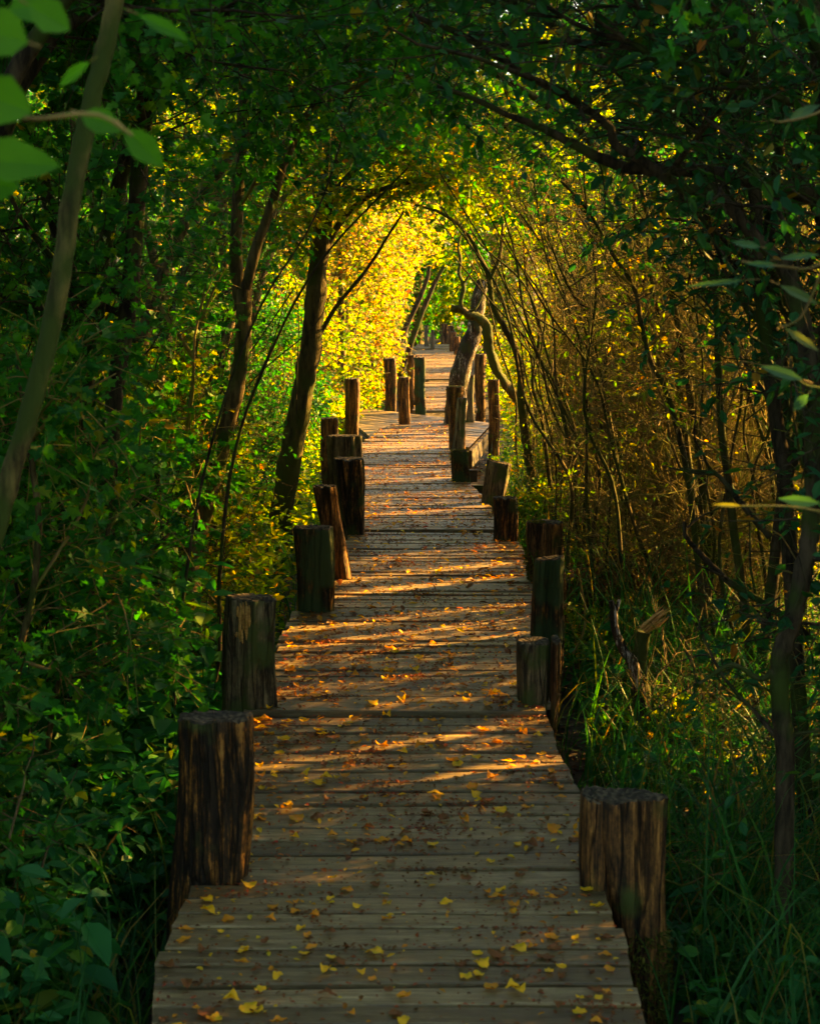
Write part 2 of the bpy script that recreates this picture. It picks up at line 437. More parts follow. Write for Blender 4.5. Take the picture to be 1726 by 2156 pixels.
def endgrain_mat():
    m, nt, b = mat('sawn_end', .9)
    tc = nt.nodes.new('ShaderNodeTexCoord')
    wv = nt.nodes.new('ShaderNodeTexWave'); wv.wave_type = 'RINGS'; wv.rings_direction = 'Z'
    wv.inputs['Scale'].default_value = 14; wv.inputs['Distortion'].default_value = 9; wv.inputs['Detail'].default_value = 5
    nt.links.new(tc.outputs['Object'], wv.inputs['Vector'])
    n = nt.nodes.new('ShaderNodeTexNoise'); n.inputs['Scale'].default_value = 40; n.inputs['Detail'].default_value = 6
    nt.links.new(tc.outputs['Object'], n.inputs['Vector'])
    mx = nt.nodes.new('ShaderNodeMix'); mx.inputs[0].default_value = .82
    nt.links.new(wv.outputs['Fac'], mx.inputs[2]); nt.links.new(n.outputs[0], mx.inputs[3])
    r = ramp(nt, [(.3, (.010, .008, .005)), (.5, (.04, .030, .018)), (.68, (.11, .085, .055))])
    nt.links.new(mx.outputs[0], r.inputs[0]); nt.links.new(r.outputs[0], b.inputs['Base Color'])
    bp = nt.nodes.new('ShaderNodeBump'); bp.inputs['Strength'].default_value = .8; bp.inputs['Distance'].default_value = .006
    nt.links.new(mx.outputs[0], bp.inputs['Height']); nt.links.new(bp.outputs[0], b.inputs['Normal'])
    return m
M['endgrain'] = endgrain_mat()

def ground_material():
    m, nt, b = mat('wet_leafy_soil', .85)
    tc = nt.nodes.new('ShaderNodeTexCoord')
    n1 = nt.nodes.new('ShaderNodeTexNoise'); n1.inputs['Scale'].default_value = 9; n1.inputs['Detail'].default_value = 10
    nt.links.new(tc.outputs['Object'], n1.inputs['Vector'])
    r = ramp(nt, [(.35, (.010, .008, .006)), (.5, (.035, .022, .012)), (.62, (.06, .045, .02)), (.75, (.03, .045, .012))])
    nt.links.new(n1.outputs[0], r.inputs[0]); nt.links.new(r.outputs[0], b.inputs['Base Color'])
    bp = nt.nodes.new('ShaderNodeBump'); bp.inputs['Strength'].default_value = 1; bp.inputs['Distance'].default_value = .05
    nt.links.new(n1.outputs[0], bp.inputs['Height']); nt.links.new(bp.outputs[0], b.inputs['Normal'])
    return m
M['ground'] = ground_material()

# ------------------------------------------------------------------ ground
GZ = -0.50
def ground_z(x, y):
    d = np.abs(x - path_x(y))
    return GZ + 0.05 * np.sin(x * 1.3 + 1) * np.sin(y * .9) + 0.04 * np.sin(x * 3.1) * np.cos(y * 2.7) + 0.10 * np.clip((d - 1) / 3, 0, 1.5)

def build_ground():
    g = Geo()
    xs = np.concatenate([np.linspace(-120, -9, 14), np.linspace(-8, 8, 81), np.linspace(9, 120, 14)])
    ys = np.concatenate([np.linspace(-60, -5, 8), np.linspace(-4, 40, 150), np.linspace(42, 200, 16)])
    X, Y = np.meshgrid(xs, ys)
    Z = ground_z(X, Y)
    v = np.stack([X, Y, Z], -1).reshape(-1, 3)
    nx = len(xs); i = np.arange((len(ys) - 1) * nx).reshape(-1, nx)[:, :-1]
    f = np.stack([i, i + 1, i + 1 + nx, i + nx], -1).reshape(-1, 4)
    g.add(v, f)
    tag(g.build('ground', M['ground']), 'dark swampy soil strewn with rotting leaves', kind='structure')
build_ground()

# ------------------------------------------------------------------ boardwalk
SECTIONS = [
    # left edge, right edge (u, v) near to far; height; plank width
    ([(270, 2500), (315, 2156), (328, 2035), (350, 1972), (400, 1887)], [(1400, 2500), (1362, 2156), (1330, 2030), (1300, 1930), (1281, 1887)], 0.000, .118),
    ([(400, 1884), (445, 1690), (489, 1505)], [(1275, 1884), (1222, 1665), (1185, 1590), (1148, 1500)], -0.012, .122),
    ([(520, 1498), (560, 1420), (617, 1290)], [(1158, 1498), (1136, 1400), (1120, 1290)], 0.006, .116),
    ([(650, 1287), (700, 1200), (736, 1118)], [(1150, 1287), (1112, 1180), (1088, 1138), (1052, 1118)], -0.004, .120),
    ([(742, 1116), (758, 1060), (762, 1000), (762, 934), (798, 905), (838, 888)], [(1052, 1116), (1035, 1071), (1015, 1043), (978, 1008), (952, 980), (949, 930), (949, 888)], 0.004, .118),
]
FAR_SECTIONS = [
    ([(868, 860), (893, 830), (893, 803)], [(1005, 866), (992, 830), (985, 803)], -0.01, .125),
    ([(890, 801), (884, 762), (866, 739)], [(983, 801), (972, 765), (958, 739)], 0.03, .125),
    ([(866, 738), (880, 729)], [(958, 738), (968, 729)], 0.05, .13),
]

def plank_strip(g, y0, y1, xa, xb, xa2, xb2, top, th=.032):
    """one board: back/front edge ends given, slightly warped along its length"""
    n = 11
    t = np.linspace(0, 1, n)
    w1 = R.normal(0, .0018); tilt = R.normal(0, .0035); tx = R.normal(0, .004)
    wob = np.cumsum(R.normal(0, .0009, n)); wob -= wob.mean()
    fx = xa + (xb - xa) * t; bx = xa2 + (xb2 - xa2) * t
    zt = top + w1 + tx * (t - .5) + .002 * np.sin(t * R.uniform(2, 7) + R.uniform(0, 6))
    rows = []
    c = .004
    fy = y0 + wob; by = y1 + wob
    rows.append(np.stack([fx, fy, zt - th], -1))
    rows.append(np.stack([fx, fy, zt - c - tilt * .5], -1))
    rows.append(np.stack([fx, fy + c, zt - tilt * .5], -1))
    rows.append(np.stack([bx, by - c, zt + tilt * .5], -1))
    rows.append(np.stack([bx, by, zt - c + tilt * .5], -1))
    rows.append(np.stack([bx, by, zt - th], -1))
    v = np.stack(rows, 0).reshape(-1, 3)
    f = []
    for r in range(6):
        r2 = (r + 1) % 6
        for k in range(n - 1):
            f.append([r * n + k, r * n + k + 1, r2 * n + k + 1, r2 * n + k])
    g.add(v, f, 0, False)
    g.n -= 0
    # end caps share the vertices of the board
    e0 = [r * n for r in range(6)]; e1 = [r * n + n - 1 for r in range(5, -1, -1)]
    base = g.n - len(v)
    for e in (e0, e1):
        g.loops.append(np.array(e, dtype=np.int32) + base); g.sizes.append(np.array([6], dtype=np.int32))
        g.mi.append(np.array([0], dtype=np.int32)); g.sm.append(np.array([False]))

def box(g, a, b, w, h, mi=0):
    """beam from a to b (top centre line), width w, height h"""
    a = np.array(a, float); b = np.array(b, float)
    d = norm(b - a); s = norm(np.cross(d, [0, 0, 1.0])) * w / 2; dn = np.array([0, 0, -h])
    v = [a - s, a + s, a + s + dn, a - s + dn, b - s, b + s, b + s + dn, b - s + dn]
    f = [[0, 1, 2, 3], [4, 7, 6, 5], [0, 4, 5, 1], [1, 5, 6, 2], [2, 6, 7, 3], [3, 7, 4, 0]]
    g.add(v, f, mi, False)

DECK_ROWS = []       # (y, xl, xr, z) for the litter
def build_walk():
    g = Geo(); beams = Geo()
    for lf, rt, z, pw in SECTIONS + FAR_SECTIONS:
        L = np.array([G(u, v, 0) for u, v in lf]); Rr = np.array([G(u, v, 0) for u, v in rt])
        y0 = (L[0, 1] + Rr[0, 1]) / 2; y1 = (L[-1, 1] + Rr[-1, 1]) / 2
        n = max(1, int(round((y1 - y0) / pw)))
        edges = np.linspace(y0, y1, n + 1)
        edges[1:-1] += R.normal(0, .005, n - 1)
        def sk(x):                                  # boards lie a little askew
            return 0
        for k in range(n):
            a, b = edges[k], edges[k + 1] - R.uniform(.012, .022)
            j = R.normal(0, .007, 2)
            xa, xb = np.interp(a, L[:, 1], L[:, 0]) + j[0], np.interp(a, Rr[:, 1], Rr[:, 0]) + j[1]
            xa2, xb2 = np.interp(b, L[:, 1], L[:, 0]) + j[0], np.interp(b, Rr[:, 1], Rr[:, 0]) + j[1]
            plank_strip(g, a, b, xa, xb, xa2, xb2, z)
            DECK_ROWS.append(((a + b) / 2, (xa + xa2) / 2, (xb + xb2) / 2, z + .002))
        for s_, e_ in ((L, 1), (Rr, -1)):
            for k in range(len(s_) - 1):
                p, q = s_[k].copy(), s_[k + 1].copy()
                p[0] += .07 * e_; q[0] += .07 * e_; p[2] = q[2] = z - .034 - .002 * k
                box(beams, p, q, .06, .14)
    # platform where the walk doglegs, boards running towards the camera's left
    c = [G(700, 846), G(1036, 884), G(988, 934), G(780, 914)]
    def cross(t0, t1, z):
        a0 = c[3] * (1 - t0) + c[0] * t0; a1 = c[3] * (1 - t1) + c[0] * t1
        b0 = c[2] * (1 - t0) + c[1] * t0; b1 = c[2] * (1 - t1) + c[1] * t1
        n = 9; t = np.linspace(0, 1, n)[:, None]
        f = a0 * (1 - t) + b0 * t; b = a1 * (1 - t) + b1 * t
        rows = []
        for arr, dz in ((f, -.03), (f, 0), (b, 0), (b, -.03)):
            q = arr.copy(); q[:, 2] = z + dz; rows.append(q)
        v = np.concatenate(rows)
        fc = []
        for r in range(4):
            r2 = (r + 1) % 4
            for k in range(n - 1):
                fc.append([r * n + k, r * n + k + 1, r2 * n + k + 1, r2 * n + k])
        g.add(v, fc, 0, False)
    N = 22
    for k in range(N):
        cross(k / N, (k + .93) / N, -.038 + R.normal(0, .002))
    for a, b in ((c[3], c[0]), (c[2], c[1]), (c[3], c[2]), (c[0], c[1])):
        p, q = a.copy(), b.copy(); p[2] = q[2] = -.075
        box(beams, p, q, .06, .18)
    # cross joists resting on the piles
    for y in np.arange(3.4, 17.5, 1.2):
        box(beams, (path_x(y) - .62, y, -.18), (path_x(y) + .62, y, -.18), .09, .12)
    w = empty('boardwalk')
    tag(w, 'weathered plank boardwalk winding ahead through the tunnel of trees', kind='structure')
    g.build('decking', M['deck'], w)
    beams.build('beam', M['beam'], w)
build_walk()

# ------------------------------------------------------------------ posts
def make_post(label, top, base, d, kind='post_dark', depth=None, seed=0, cracks=3, below=GZ - .05, topv=None, group='posts along the boardwalk',
              tilt_top=0.0, moss=None, sub=None, bulge=0.0, sides=56, zb=0.0):
    """top = (u0, u1, v), base = (u0, u1, v): the outline in the picture; d = distance"""
    rg = np.random.default_rng(seed)
    t0, t1 = P(top[0], top[2], d), P(top[1], top[2], d)
    b0, b1 = P(base[0], base[2], d), P(base[1], base[2], d)
    ct, cb = (t0 + t1) / 2, (b0 + b1) / 2
    wt, wb = (t1[0] - t0[0]) / 2, (b1[0] - b0[0]) / 2
    ztop, zbase = ct[2], cb[2]
    rows = 34
    K = sides
    a = np.arange(K) * 2 * np.pi / K
    # one cross-section for the whole post: rounded block with ridges and cracks
    sq = rg.uniform(2.3, 3.6)
    shape = (np.abs(np.cos(a)) ** sq + np.abs(np.sin(a)) ** sq) ** (-1 / sq)
    shape = shape / shape.max() * 1.08
    for q in range(2, 7):
        shape += rg.normal(0, .034) * np.cos(q * a + rg.uniform(0, 6))
    fine = rg.normal(0, .016, K)
    fine = fine + .024 * np.interp(np.arange(K), np.arange(0, K + 4, 4), np.resize(rg.normal(0, 1, K // 4 + 1), len(np.arange(0, K + 4, 4))))
    crack = np.zeros(K)
    for q in range(cracks):
        c = rg.choice([rg.uniform(3.4, 6.0), rg.uniform(0, 6.28)])   # mostly on the side facing the walk's start
        da = np.abs((a - c + np.pi) % (2 * np.pi) - np.pi)
        crack -= rg.uniform(.12, .26) * np.exp(-(da / rg.uniform(.06, .13)) ** 2)
    zz = np.linspace(below, ztop, rows)
    ts = (zz - zbase) / (ztop - zbase)
    dw = depth or (wt * .75)
    V = []
    ph = rg.uniform(0, 6, 4)
    for i, (z, t) in enumerate(zip(zz, ts)):
        tc = min(max(t, -1.2), 1)
        cx = cb[0] + (ct[0] - cb[0]) * tc + .006 * math.sin(z * 9 + ph[0])
        hw = (wb + (wt - wb) * tc) * (1 + bulge * math.sin(math.pi * min(max(t, 0), 1)))
        cr = crack * (0.45 + .55 * np.clip(t * 1.2, 0, 1)) * (1 + .3 * math.sin(z * 13 + ph[1]))
        s = shape + fine + cr + .022 * np.sin(3 * a + z * 7 + ph[2]) + rg.normal(0, .006, K)
        yy = d + dw * .9 * s * np.sin(a) * 1.0
        z_ = np.full(K, z)
        if i == rows - 1:
            chip = sum(-rg.uniform(.003, .012) * np.exp(-((np.abs((a - c_ + np.pi) % (2 * np.pi) - np.pi)) / rg.uniform(.08, .25)) ** 2) for c_ in rg.uniform(3.2, 6.2, 3))
            z_ = z_ + chip + tilt_top * np.cos(a) * hw + rg.normal(0, .0018, K) + crack * .006
        V.append(np.stack([cx + hw * s * np.cos(a) / 1.02, yy, z_], -1))
    V = np.stack(V)
    # worn, slightly sunk head
    head = []
    top_c = V[-1].mean(0)
    for r_, dz in ((.93, .006), (.6, .002), (.25, -.001)):
        q = top_c + (V[-1] - top_c) * r_
        q[:, 2] = V[-1][:, 2] * r_ + top_c[2] * (1 - r_) + dz + rg.normal(0, .0009, K)
        head.append(q)
    g = Geo()
    allv = np.concatenate([V.reshape(-1, 3), np.concatenate(head), [top_c + [0, 0, -.002]]])
    nr = rows + 3
    idx = np.arange(nr * K).reshape(nr, K)
    i0, i1 = idx[:-1], idx[1:]
    f = np.stack([i0, np.roll(i0, -1, 1), np.roll(i1, -1, 1), i1], -1).reshape(-1, 4)
    cut = (rows - 1) * K
    base_n = g.n
    g.add(allv, f[:cut], 0, True)
    g.loops.append(f[cut:].ravel().astype(np.int32)); g.sizes.append(np.full(len(f) - cut, 4, np.int32))
    g.mi.append(np.full(len(f) - cut, 1, np.int32)); g.sm.append(np.full(len(f) - cut, False))
    tri = np.stack([idx[-1], np.roll(idx[-1], -1), np.full(K, len(allv) - 1)], -1)
    g.loops.append(tri.ravel().astype(np.int32)); g.sizes.append(np.full(K, 3, np.int32))
    g.mi.append(np.full(K, 1, np.int32)); g.sm.append(np.full(K, False))
    shift = np.array([cb[0], d, below + .05])
    g.v[0] = (g.v[0] - shift).astype(np.float32)
    o = g.build('wooden_post', [M[kind], M['endgrain']])
    o.location = shift
    tag(o, label, 'post', group)
    if moss:
        tufts = Geo()
        n = moss.get('n', 500)
        zlo, zhi = moss['z']
        if moss.get('top'):
            k = n // 2
            rr = np.sqrt(rg.uniform(0, 1, k)); aa = rg.uniform(*moss.get('a', (0, 6.28)), k)
            p = top_c + np.stack([rr * wt * np.cos(aa), rr * dw * .9 * np.sin(aa), np.full(k, .0)], -1)
            nn = np.tile([0, 0, 1.0], (k, 1))
            dd = nn * .8 + rg.normal(0, .6, (k, 3))
            leaves(tufts, p - shift, dd, rg.normal(0, 1, (k, 3)), rg.uniform(.008, .022, k), rg.uniform(.004, .008, k), 'tiny', 0)
        k = n
        zi = rg.integers(int(rows * np.clip((zlo - below) / (ztop - below), 0, .99)), max(1, int(rows * (zhi - below) / (ztop - below))), k)
        ai = rg.integers(int(K * moss.get('a', (0, 6.28))[0] / 6.29), int(K * moss.get('a', (0, 6.28))[1] / 6.28), k) % K
        p = V[np.clip(zi, 0, rows - 1), ai] + rg.normal(0, .006, (k, 3))
        out = norm(np.stack([np.cos(a[ai]), np.sin(a[ai]), np.zeros(k)], -1))
        leaves(tufts, p - shift, out + rg.normal(0, .6, (k, 3)) + [0, 0, -.3], rg.normal(0, 1, (k, 3)), rg.uniform(.01, .03, k), rg.uniform(.004, .010, k), 'tiny', 0)
        m = tufts.build('moss', M['moss'])
        m.parent = o
    return o

def posts():
    mp = make_post
    GL = 'posts along the edges of the boardwalk'
    A = dict(group=GL)
    mp('broad dark post with deep vertical cracks, nearest on the side of the nettles', (376, 537, 1510), (357, 522, 1890), 4.80, 'post_dark', seed=1, cracks=8, sides=110, depth=.07, **A)
    mp('split post leaning outward over the grass with a furry mossy foot', (1240, 1392, 1676), (1292, 1392, 1960), 4.74, 'post_brown', seed=2, cracks=4, depth=.065, sides=100,
       moss=dict(z=(-.52, -.12), n=1500, a=(3.0, 6.6)), **A)
    mp('second post from the camera with a torn orange patch near its top', (478, 578, 1259), (466, 577, 1503), 6.75, 'post_grey', seed=3, cracks=4, **A)
    mp('squat grey-green post with a smooth broad face beside a narrow slat', (1088, 1161, 1350), (1086, 1152, 1495), 6.82, 'post_grey', seed=4, cracks=1, depth=.09, **A)
    mp('blackish post stained blue-green, in front of a leaning brown one', (617, 701, 1111), (628, 704, 1285), 8.68, 'post_moss', seed=5, cracks=2, **A)
    mp('tall brown split post leaning against the blackish stained one', (658, 711, 1024), (699, 739, 1210), 9.7, 'post_brown', seed=6, cracks=4, **A)
    mp('dark short post with a ragged orange rim, leaning, in front of the moss-capped one', (1126, 1190, 1176), (1112, 1186, 1346), 8.1, 'post_moss', seed=7, cracks=3, tilt_top=.12, **A)
    mp('brown post with a thick cap of moss on its inner corner', (1109, 1183, 1099), (1112, 1186, 1215), 9.6, 'post_brown', seed=8, cracks=3,
       moss=dict(z=(-.1, .20), n=700, a=(2.9, 4.6), top=True), **A)
    mp('bulging dark post with a wide head, beside the bend of the planks', (697, 766, 966), (729, 770, 1115), 11.4, 'post_dark', seed=9, cracks=5, bulge=.12, **A)
    mp('stubby dark post leaning left with a green streak', (1035, 1089, 1048), (1036, 1090, 1130), 11.1, 'post_dark', seed=10, cracks=3, **A)
    mp('wide blunt post tilted outward beside the ferny bank', (1024, 1076, 974), (1016, 1064, 1060), 12.9, 'post_grey', seed=11, cracks=2, tilt_top=-.2, **A)
    mp('pair-width post with a sawn flat head standing behind the bulging one', (693, 761, 918), (700, 764, 1050), 12.8, 'post_grey', seed=12, cracks=5, **A)
    mp('low mossy-topped post at the foot of two tall thin ones', (950, 986, 948), (950, 990, 1015), 14.2, 'post_moss', seed=13, cracks=3,
       moss=dict(z=(.1, .3), n=200, top=True), **A)
    mp('slim grey-brown post set back behind the wide sawn one', (673, 710, 881), (676, 712, 1000), 15.0, 'post_brown', seed=14, cracks=3, **A)
    mp('thin green-grey post leaning inward against the thick mossy one', (963, 984, 839), (949, 974, 950), 16.2, 'post_grey', seed=15, cracks=1, **A)
    mp('thick brown post with a mossy crown beside the leaning thin one', (940, 977, 814), (945, 980, 945), 16.9, 'post_brown', seed=16, cracks=3,
       moss=dict(z=(.45, .62), n=160, top=True), **A)
    mp('tall smooth post standing where the side platform begins', (724, 758, 798), (727, 757, 925), 17.8, 'post_brown', seed=17, cracks=2, **A)
    mp('slender brown post in front of the dogleg of the walk', (838, 862, 795), (839, 863, 885), 19.6, 'post_brown', seed=18, cracks=3, **A)
    mp('dark cracked post at the rear left corner of the side platform', (808, 834, 755), (812, 835, 850), 22.0, 'post_dark', seed=19, cracks=3, **A)
    mp('dark plain post at the start of the sunlit stretch', (871, 894, 753), (873, 896, 858), 21.6, 'post_moss', seed=20, cracks=2, **A)
    mp('sunlit golden post just behind the dark plain one', (857, 873, 748), (860, 874, 840), 24.0, 'post_brown', seed=21, cracks=2, **A)
    mp('glowing orange post beyond the peeling leaning tree', (998, 1022, 746), (1000, 1021, 852), 22.2, 'post_brown', seed=22, cracks=2, **A)
    mp('brown rotting post beside the curved mossy trunk', (1027, 1052, 800), (1028, 1052, 900), 18.8, 'post_brown', seed=23, cracks=3, **A)
    mp('grey post half hidden behind the peeling leaning tree', (980, 998, 790), (978, 998, 878), 20.3, 'post_grey', seed=24, cracks=2, **A)
    # far posts where the sunlit walk bends away
    for (lab, t, b, dd, k, s) in (
        ('pale silver post at the very far end of the walk', (925, 936, 676), (925, 937, 716), 47, 'post_grey', 31),
        ('wide sunlit square post beyond the far bend', (930, 943, 682), (931, 944, 722), 44, 'post_brown', 32),
        ('sunlit far post leaning slightly, third from the end', (942, 955, 686), (942, 956, 726), 41, 'post_brown', 33),
        ('brown far post at the bend, its top catching sun', (946, 961, 699), (946, 962, 740), 37, 'post_brown', 34),
        ('shaded far post nearest the peeling tree', (954, 967, 709), (955, 968, 741), 35.5, 'post_dark', 35),
        ('thin pale stake on the verge before the far bend', (893, 901, 686), (893, 903, 728), 39, 'post_grey', 36),
        ('pinkish short stake on the far verge', (906, 914, 695), (906, 915, 729), 38, 'post_grey', 37)):
        mp(lab, t, b, dd, k, seed=s, cracks=1, sides=24, group='far posts by the bend')
posts()

# the second halves of two split posts are parts of them
def post_slat(label_start, u, v, d, kind, seed, depth):
    for o in bpy.data.objects:
        if o.get('label', '').startswith(label_start):
            par = o
    s = make_post('x', u, v, d, kind, seed=seed, cracks=2, depth=depth, sides=40)
    s.name = 'split_half'
    for k in ('label', 'category', 'group'):
        if k in s: del s[k]
    w = s.location.copy()
    s.parent = par
    s.location = w - par.location
post_slat('squat grey-green', (1163, 1181, 1347), (1150, 1170, 1500), 6.84, 'post_brown', 44, .08)
post_slat('split post leaning', (1225, 1286, 1672), (1217, 1283, 1886), 4.76, 'post_brown', 45, .075)

# torn patch of bare wood on a post
def torn_patch():
    from mathutils.bvhtree import BVHTree
    for o in bpy.data.objects:
        if 'torn orange patch' in o.get('label', ''):
            par = o
    me = par.data
    bv = BVHTree.FromPolygons([v.co + par.location for v in me.vertices], [p.vertices[:] for p in me.polygons])
    g = Geo()
    eye = Vector((0, 0, CAMH))
    for u, va, vb, w in ((501, 1276, 1300, 5), (507, 1270, 1352, 6), (513, 1268, 1330, 6), (519, 1266, 1348, 7), (525, 1274, 1322, 5), (505, 1318, 1346, 5), (511, 1325, 1356, 6), (499, 1330, 1342, 4)):
        pts = []
        for v in np.linspace(va, vb, 7):
            d = Vector(P(u + R.normal(0, .8), v, 6.75)) - eye
            hit = bv.ray_cast(eye, d.normalized())[0]
            if hit is not None:
                pts.append(np.array(hit) + [0, .001, 0])
        if len(pts) == 7:
            tubes(g, np.array(pts) - np.array(par.location), np.array([.3, .8, 1, .9, 1, .7, .2]) * w * 6.75 / F * .75, 5, 0, .15)
    o = g.build('torn_patch', M['splinter']); o.parent = par; o['label'] = 'orange torn patch of bare wood'
torn_patch()

# ------------------------------------------------------------------ growth
def rand_dirs(n, zscale=1.0, rg=R):
    d = rg.normal(0, 1, (n, 3)); d[:, 2] *= zscale
    return norm(d)

def sprays(gl, gt, pts, dirs, rg, L=.05, n_leaf=9, length=.28, shape='oval', width=.55, droop=.25, tr=.0016, mi=0, flat=.6):
    """short leafy twigs starting at pts"""
    N = len(pts)
    if N == 0:
        return
    K = 5
    dirs = norm(dirs)
    ln = length * rg.uniform(.5, 1.4, (N, 1, 1))
    t = np.linspace(0, 1, K)[None, :, None]
    bend = rg.normal(0, .35, (N, 1, 3)); bend[..., 2] -= droop
    line = pts[:, None, :] + ln * (t * dirs[:, None, :] + .5 * t * t * bend)
    if gt is not None:
        rad = tr * np.linspace(1.6, .5, K)[None, :] * rg.uniform(.7, 1.5, (N, 1))
        tubes(gt, line, rad, 3)
    tt = rg.uniform(.12, 1.0, (N, n_leaf)); tt[:, 0] = 1.0
    f = tt * (K - 1); i = np.clip(f.astype(int), 0, K - 2); fr = (f - i)[..., None]
    idx = np.arange(N)[:, None]
    p = line[idx, i] * (1 - fr) + line[idx, i + 1] * fr
    tan = norm(line[idx, i + 1] - line[idx, i])
    upn = norm(np.array([0, 0, 1.0]) + rg.normal(0, .35, (N, 1, 3)) * np.ones((1, n_leaf, 1)))
    side = norm(np.cross(tan, upn)) * np.where(rg.uniform(0, 1, (N, n_leaf, 1)) < .5, 1, -1)
    d = tan * rg.uniform(.1, .9, (N, n_leaf, 1)) + side * rg.uniform(.4, 1.1, (N, n_leaf, 1)) + rg.normal(0, .25, p.shape)
    d[..., 2] -= rg.uniform(0, .45, d.shape[:2])
    nn = norm(upn * flat + rg.normal(0, .4, p.shape))
    p = p.reshape(-1, 3); d = d.reshape(-1, 3); nn = nn.reshape(-1, 3)
    keep = ~in_walk(p + d * L * .5, -.10)
    p, d, nn = p[keep], d[keep], nn[keep]
    ll = L * rg.uniform(.5, 1.35, len(p))
    leaves(gl, p, d, nn, ll, ll * width, shape, mi)

def wander(p0, d0, length, K, rg, jitter=.25, pull=None, lift=0.0):
    """a crooked line of K points"""
    p = [np.array(p0, float)]; d = norm(np.array(d0, float))
    st = length / (K - 1)
    for k in range(K - 1):
        d = d + rg.normal(0, jitter, 3) * .6
        d[2] += lift
        if pull is not None:
            d = d + .25 * norm(np.array(pull) - p[-1])
        d = norm(d)
        p.append(p[-1] + d * st)
    return np.array(p)

def grow_branches(lines, rg, per=5, length=.9, jitter=.3, K=7, lift=0.03, spread=.8, start=.25, toward=None):
    """children sprouting off given lines; returns list of lines"""
    out = []
    for ln in lines:
        n = len(ln)
        for q in range(per):
            i = int(rg.uniform(start, .98) * (n - 1))
            tan = norm(ln[min(i + 1, n - 1)] - ln[max(i - 1, 0)])
            d = tan * .6 + rand_dirs(1, .6, rg)[0] * spread
            if toward is not None:
                d = d + toward
            out.append(wander(ln[i], d, length * rg.uniform(.5, 1.3), K, rg, jitter, lift=lift))
    return out

def resamp(lines, K):
    return np.array([smooth_line(l, K) for l in lines])

def clip_walk(lines, m=-.05):
    """cut each line where it would enter the walk"""
    out = []
    for l in lines:
        ins = in_walk(l, m)
        if ins.any():
            k = int(np.argmax(ins))
            if k < 3:
                continue
            l = l[:k]
        out.append(l)
    return out

def tree(name, label, cat, group, stems, seed, bark='bark_dark', leaf='leaf_green', limbs=(6, 1.0), twigs=(5, .5), n_sp=900, L=.05, shape='oval', width=.58,
         sp_len=.28, n_leaf=9, sides=9, toward=None, start=.3, limb_r=.45, scatter=.12, trunk_name='trunk', crown_name='crown', lift=.03, bare=False, leafy_from=0.0):
    """stems: list of (points, r0, r1). Part meshes: trunk, branches, crown."""
    rg = np.random.default_rng(seed)
    base = np.array(stems[0][0][0], float)
    e = empty(name, tuple(base))
    tag(e, label, cat, group)
    gt, gb, gl = Geo(), Geo(), Geo()
    sl = []
    for pts, r0, r1 in stems:
        ln = smooth_line(pts, max(10, 5 * len(pts)))
        ln = ln + np.concatenate([np.zeros((1, 3)), rg.normal(0, min(.004, r0 * .05), (len(ln) - 1, 3))])
        rr = np.linspace(r0, r1, len(ln)) * (1 + .03 * np.sin(np.arange(len(ln)) * 1.1 + rg.uniform(0, 6)))
        tubes(gt, ln, rr, sides, 0, .06)
        sl.append((ln, r1, r0))
    lines = [s[0] for s in sl]
    big = clip_walk(grow_branches(lines, rg, limbs[0], limbs[1], .28, 8, lift, .9, start, toward))
    rbase = np.mean([s[1] for s in sl]) * limb_r + .003
    if big:
        bl = resamp(big, 9)
        tubes(gb, bl, np.linspace(1, .35, 9)[None] * rbase * rg.uniform(.6, 1.2, (len(bl), 1)), 5, 0, .05)
    small = clip_walk(grow_branches(big, rg, twigs[0], twigs[1], .35, 6, .0, 1.0, .1, toward))
    if small:
        bl = resamp(small, 6)
        tubes(gb, bl, np.linspace(1, .35, 6)[None] * max(.0022, rbase * .33) * rg.uniform(.6, 1.2, (len(bl), 1)), 4, 0)
    src = small if small else big
    if src and n_sp:
        allp = np.concatenate(src); 
        tn = np.concatenate([np.gradient(l, axis=0) for l in src])
        if leafy_from:
            k_ = allp[:, 2] > leafy_from
            allp, tn = allp[k_], tn[k_]
        if len(allp):
            i = rg.integers(0, len(allp), n_sp)
            p = allp[i] + rg.normal(0, scatter * .3, (n_sp, 3))
            d = norm(tn[i]) * .5 + rand_dirs(n_sp, .7, rg)
            k = ~in_walk(p)
            sprays(gl, gb, p[k], d[k], rg, L, n_leaf, sp_len, shape, width)
    gt.build(trunk_name, M[bark], e)
    gb.build('branches', M['twig'] if bark not in ('bark_dark',) else M['bark_dark'], e)
    gl.build(crown_name, M[leaf], e)
    return e

def PL(pts, d):
    """picture polyline at distance d (or with its own distance as third value)"""
    return [P(q[0], q[1], q[2] if len(q) > 2 else d) for q in pts]

def to_ground(pts):
    """carry the lowest point of a line on down into the soil"""
    p0 = pts[0]; dirn = p0 - pts[1]
    if p0[2] > GZ - .05:
        k = (p0[2] - (GZ - .05))
        s = min(max(dirn[0] / max(-dirn[2], .05), -.5), .5) if dirn[2] < 0 else 0
        pts = [np.array([p0[0] + s * k, p0[1], GZ - .05])] + list(pts)
    return pts

px = 1 / F
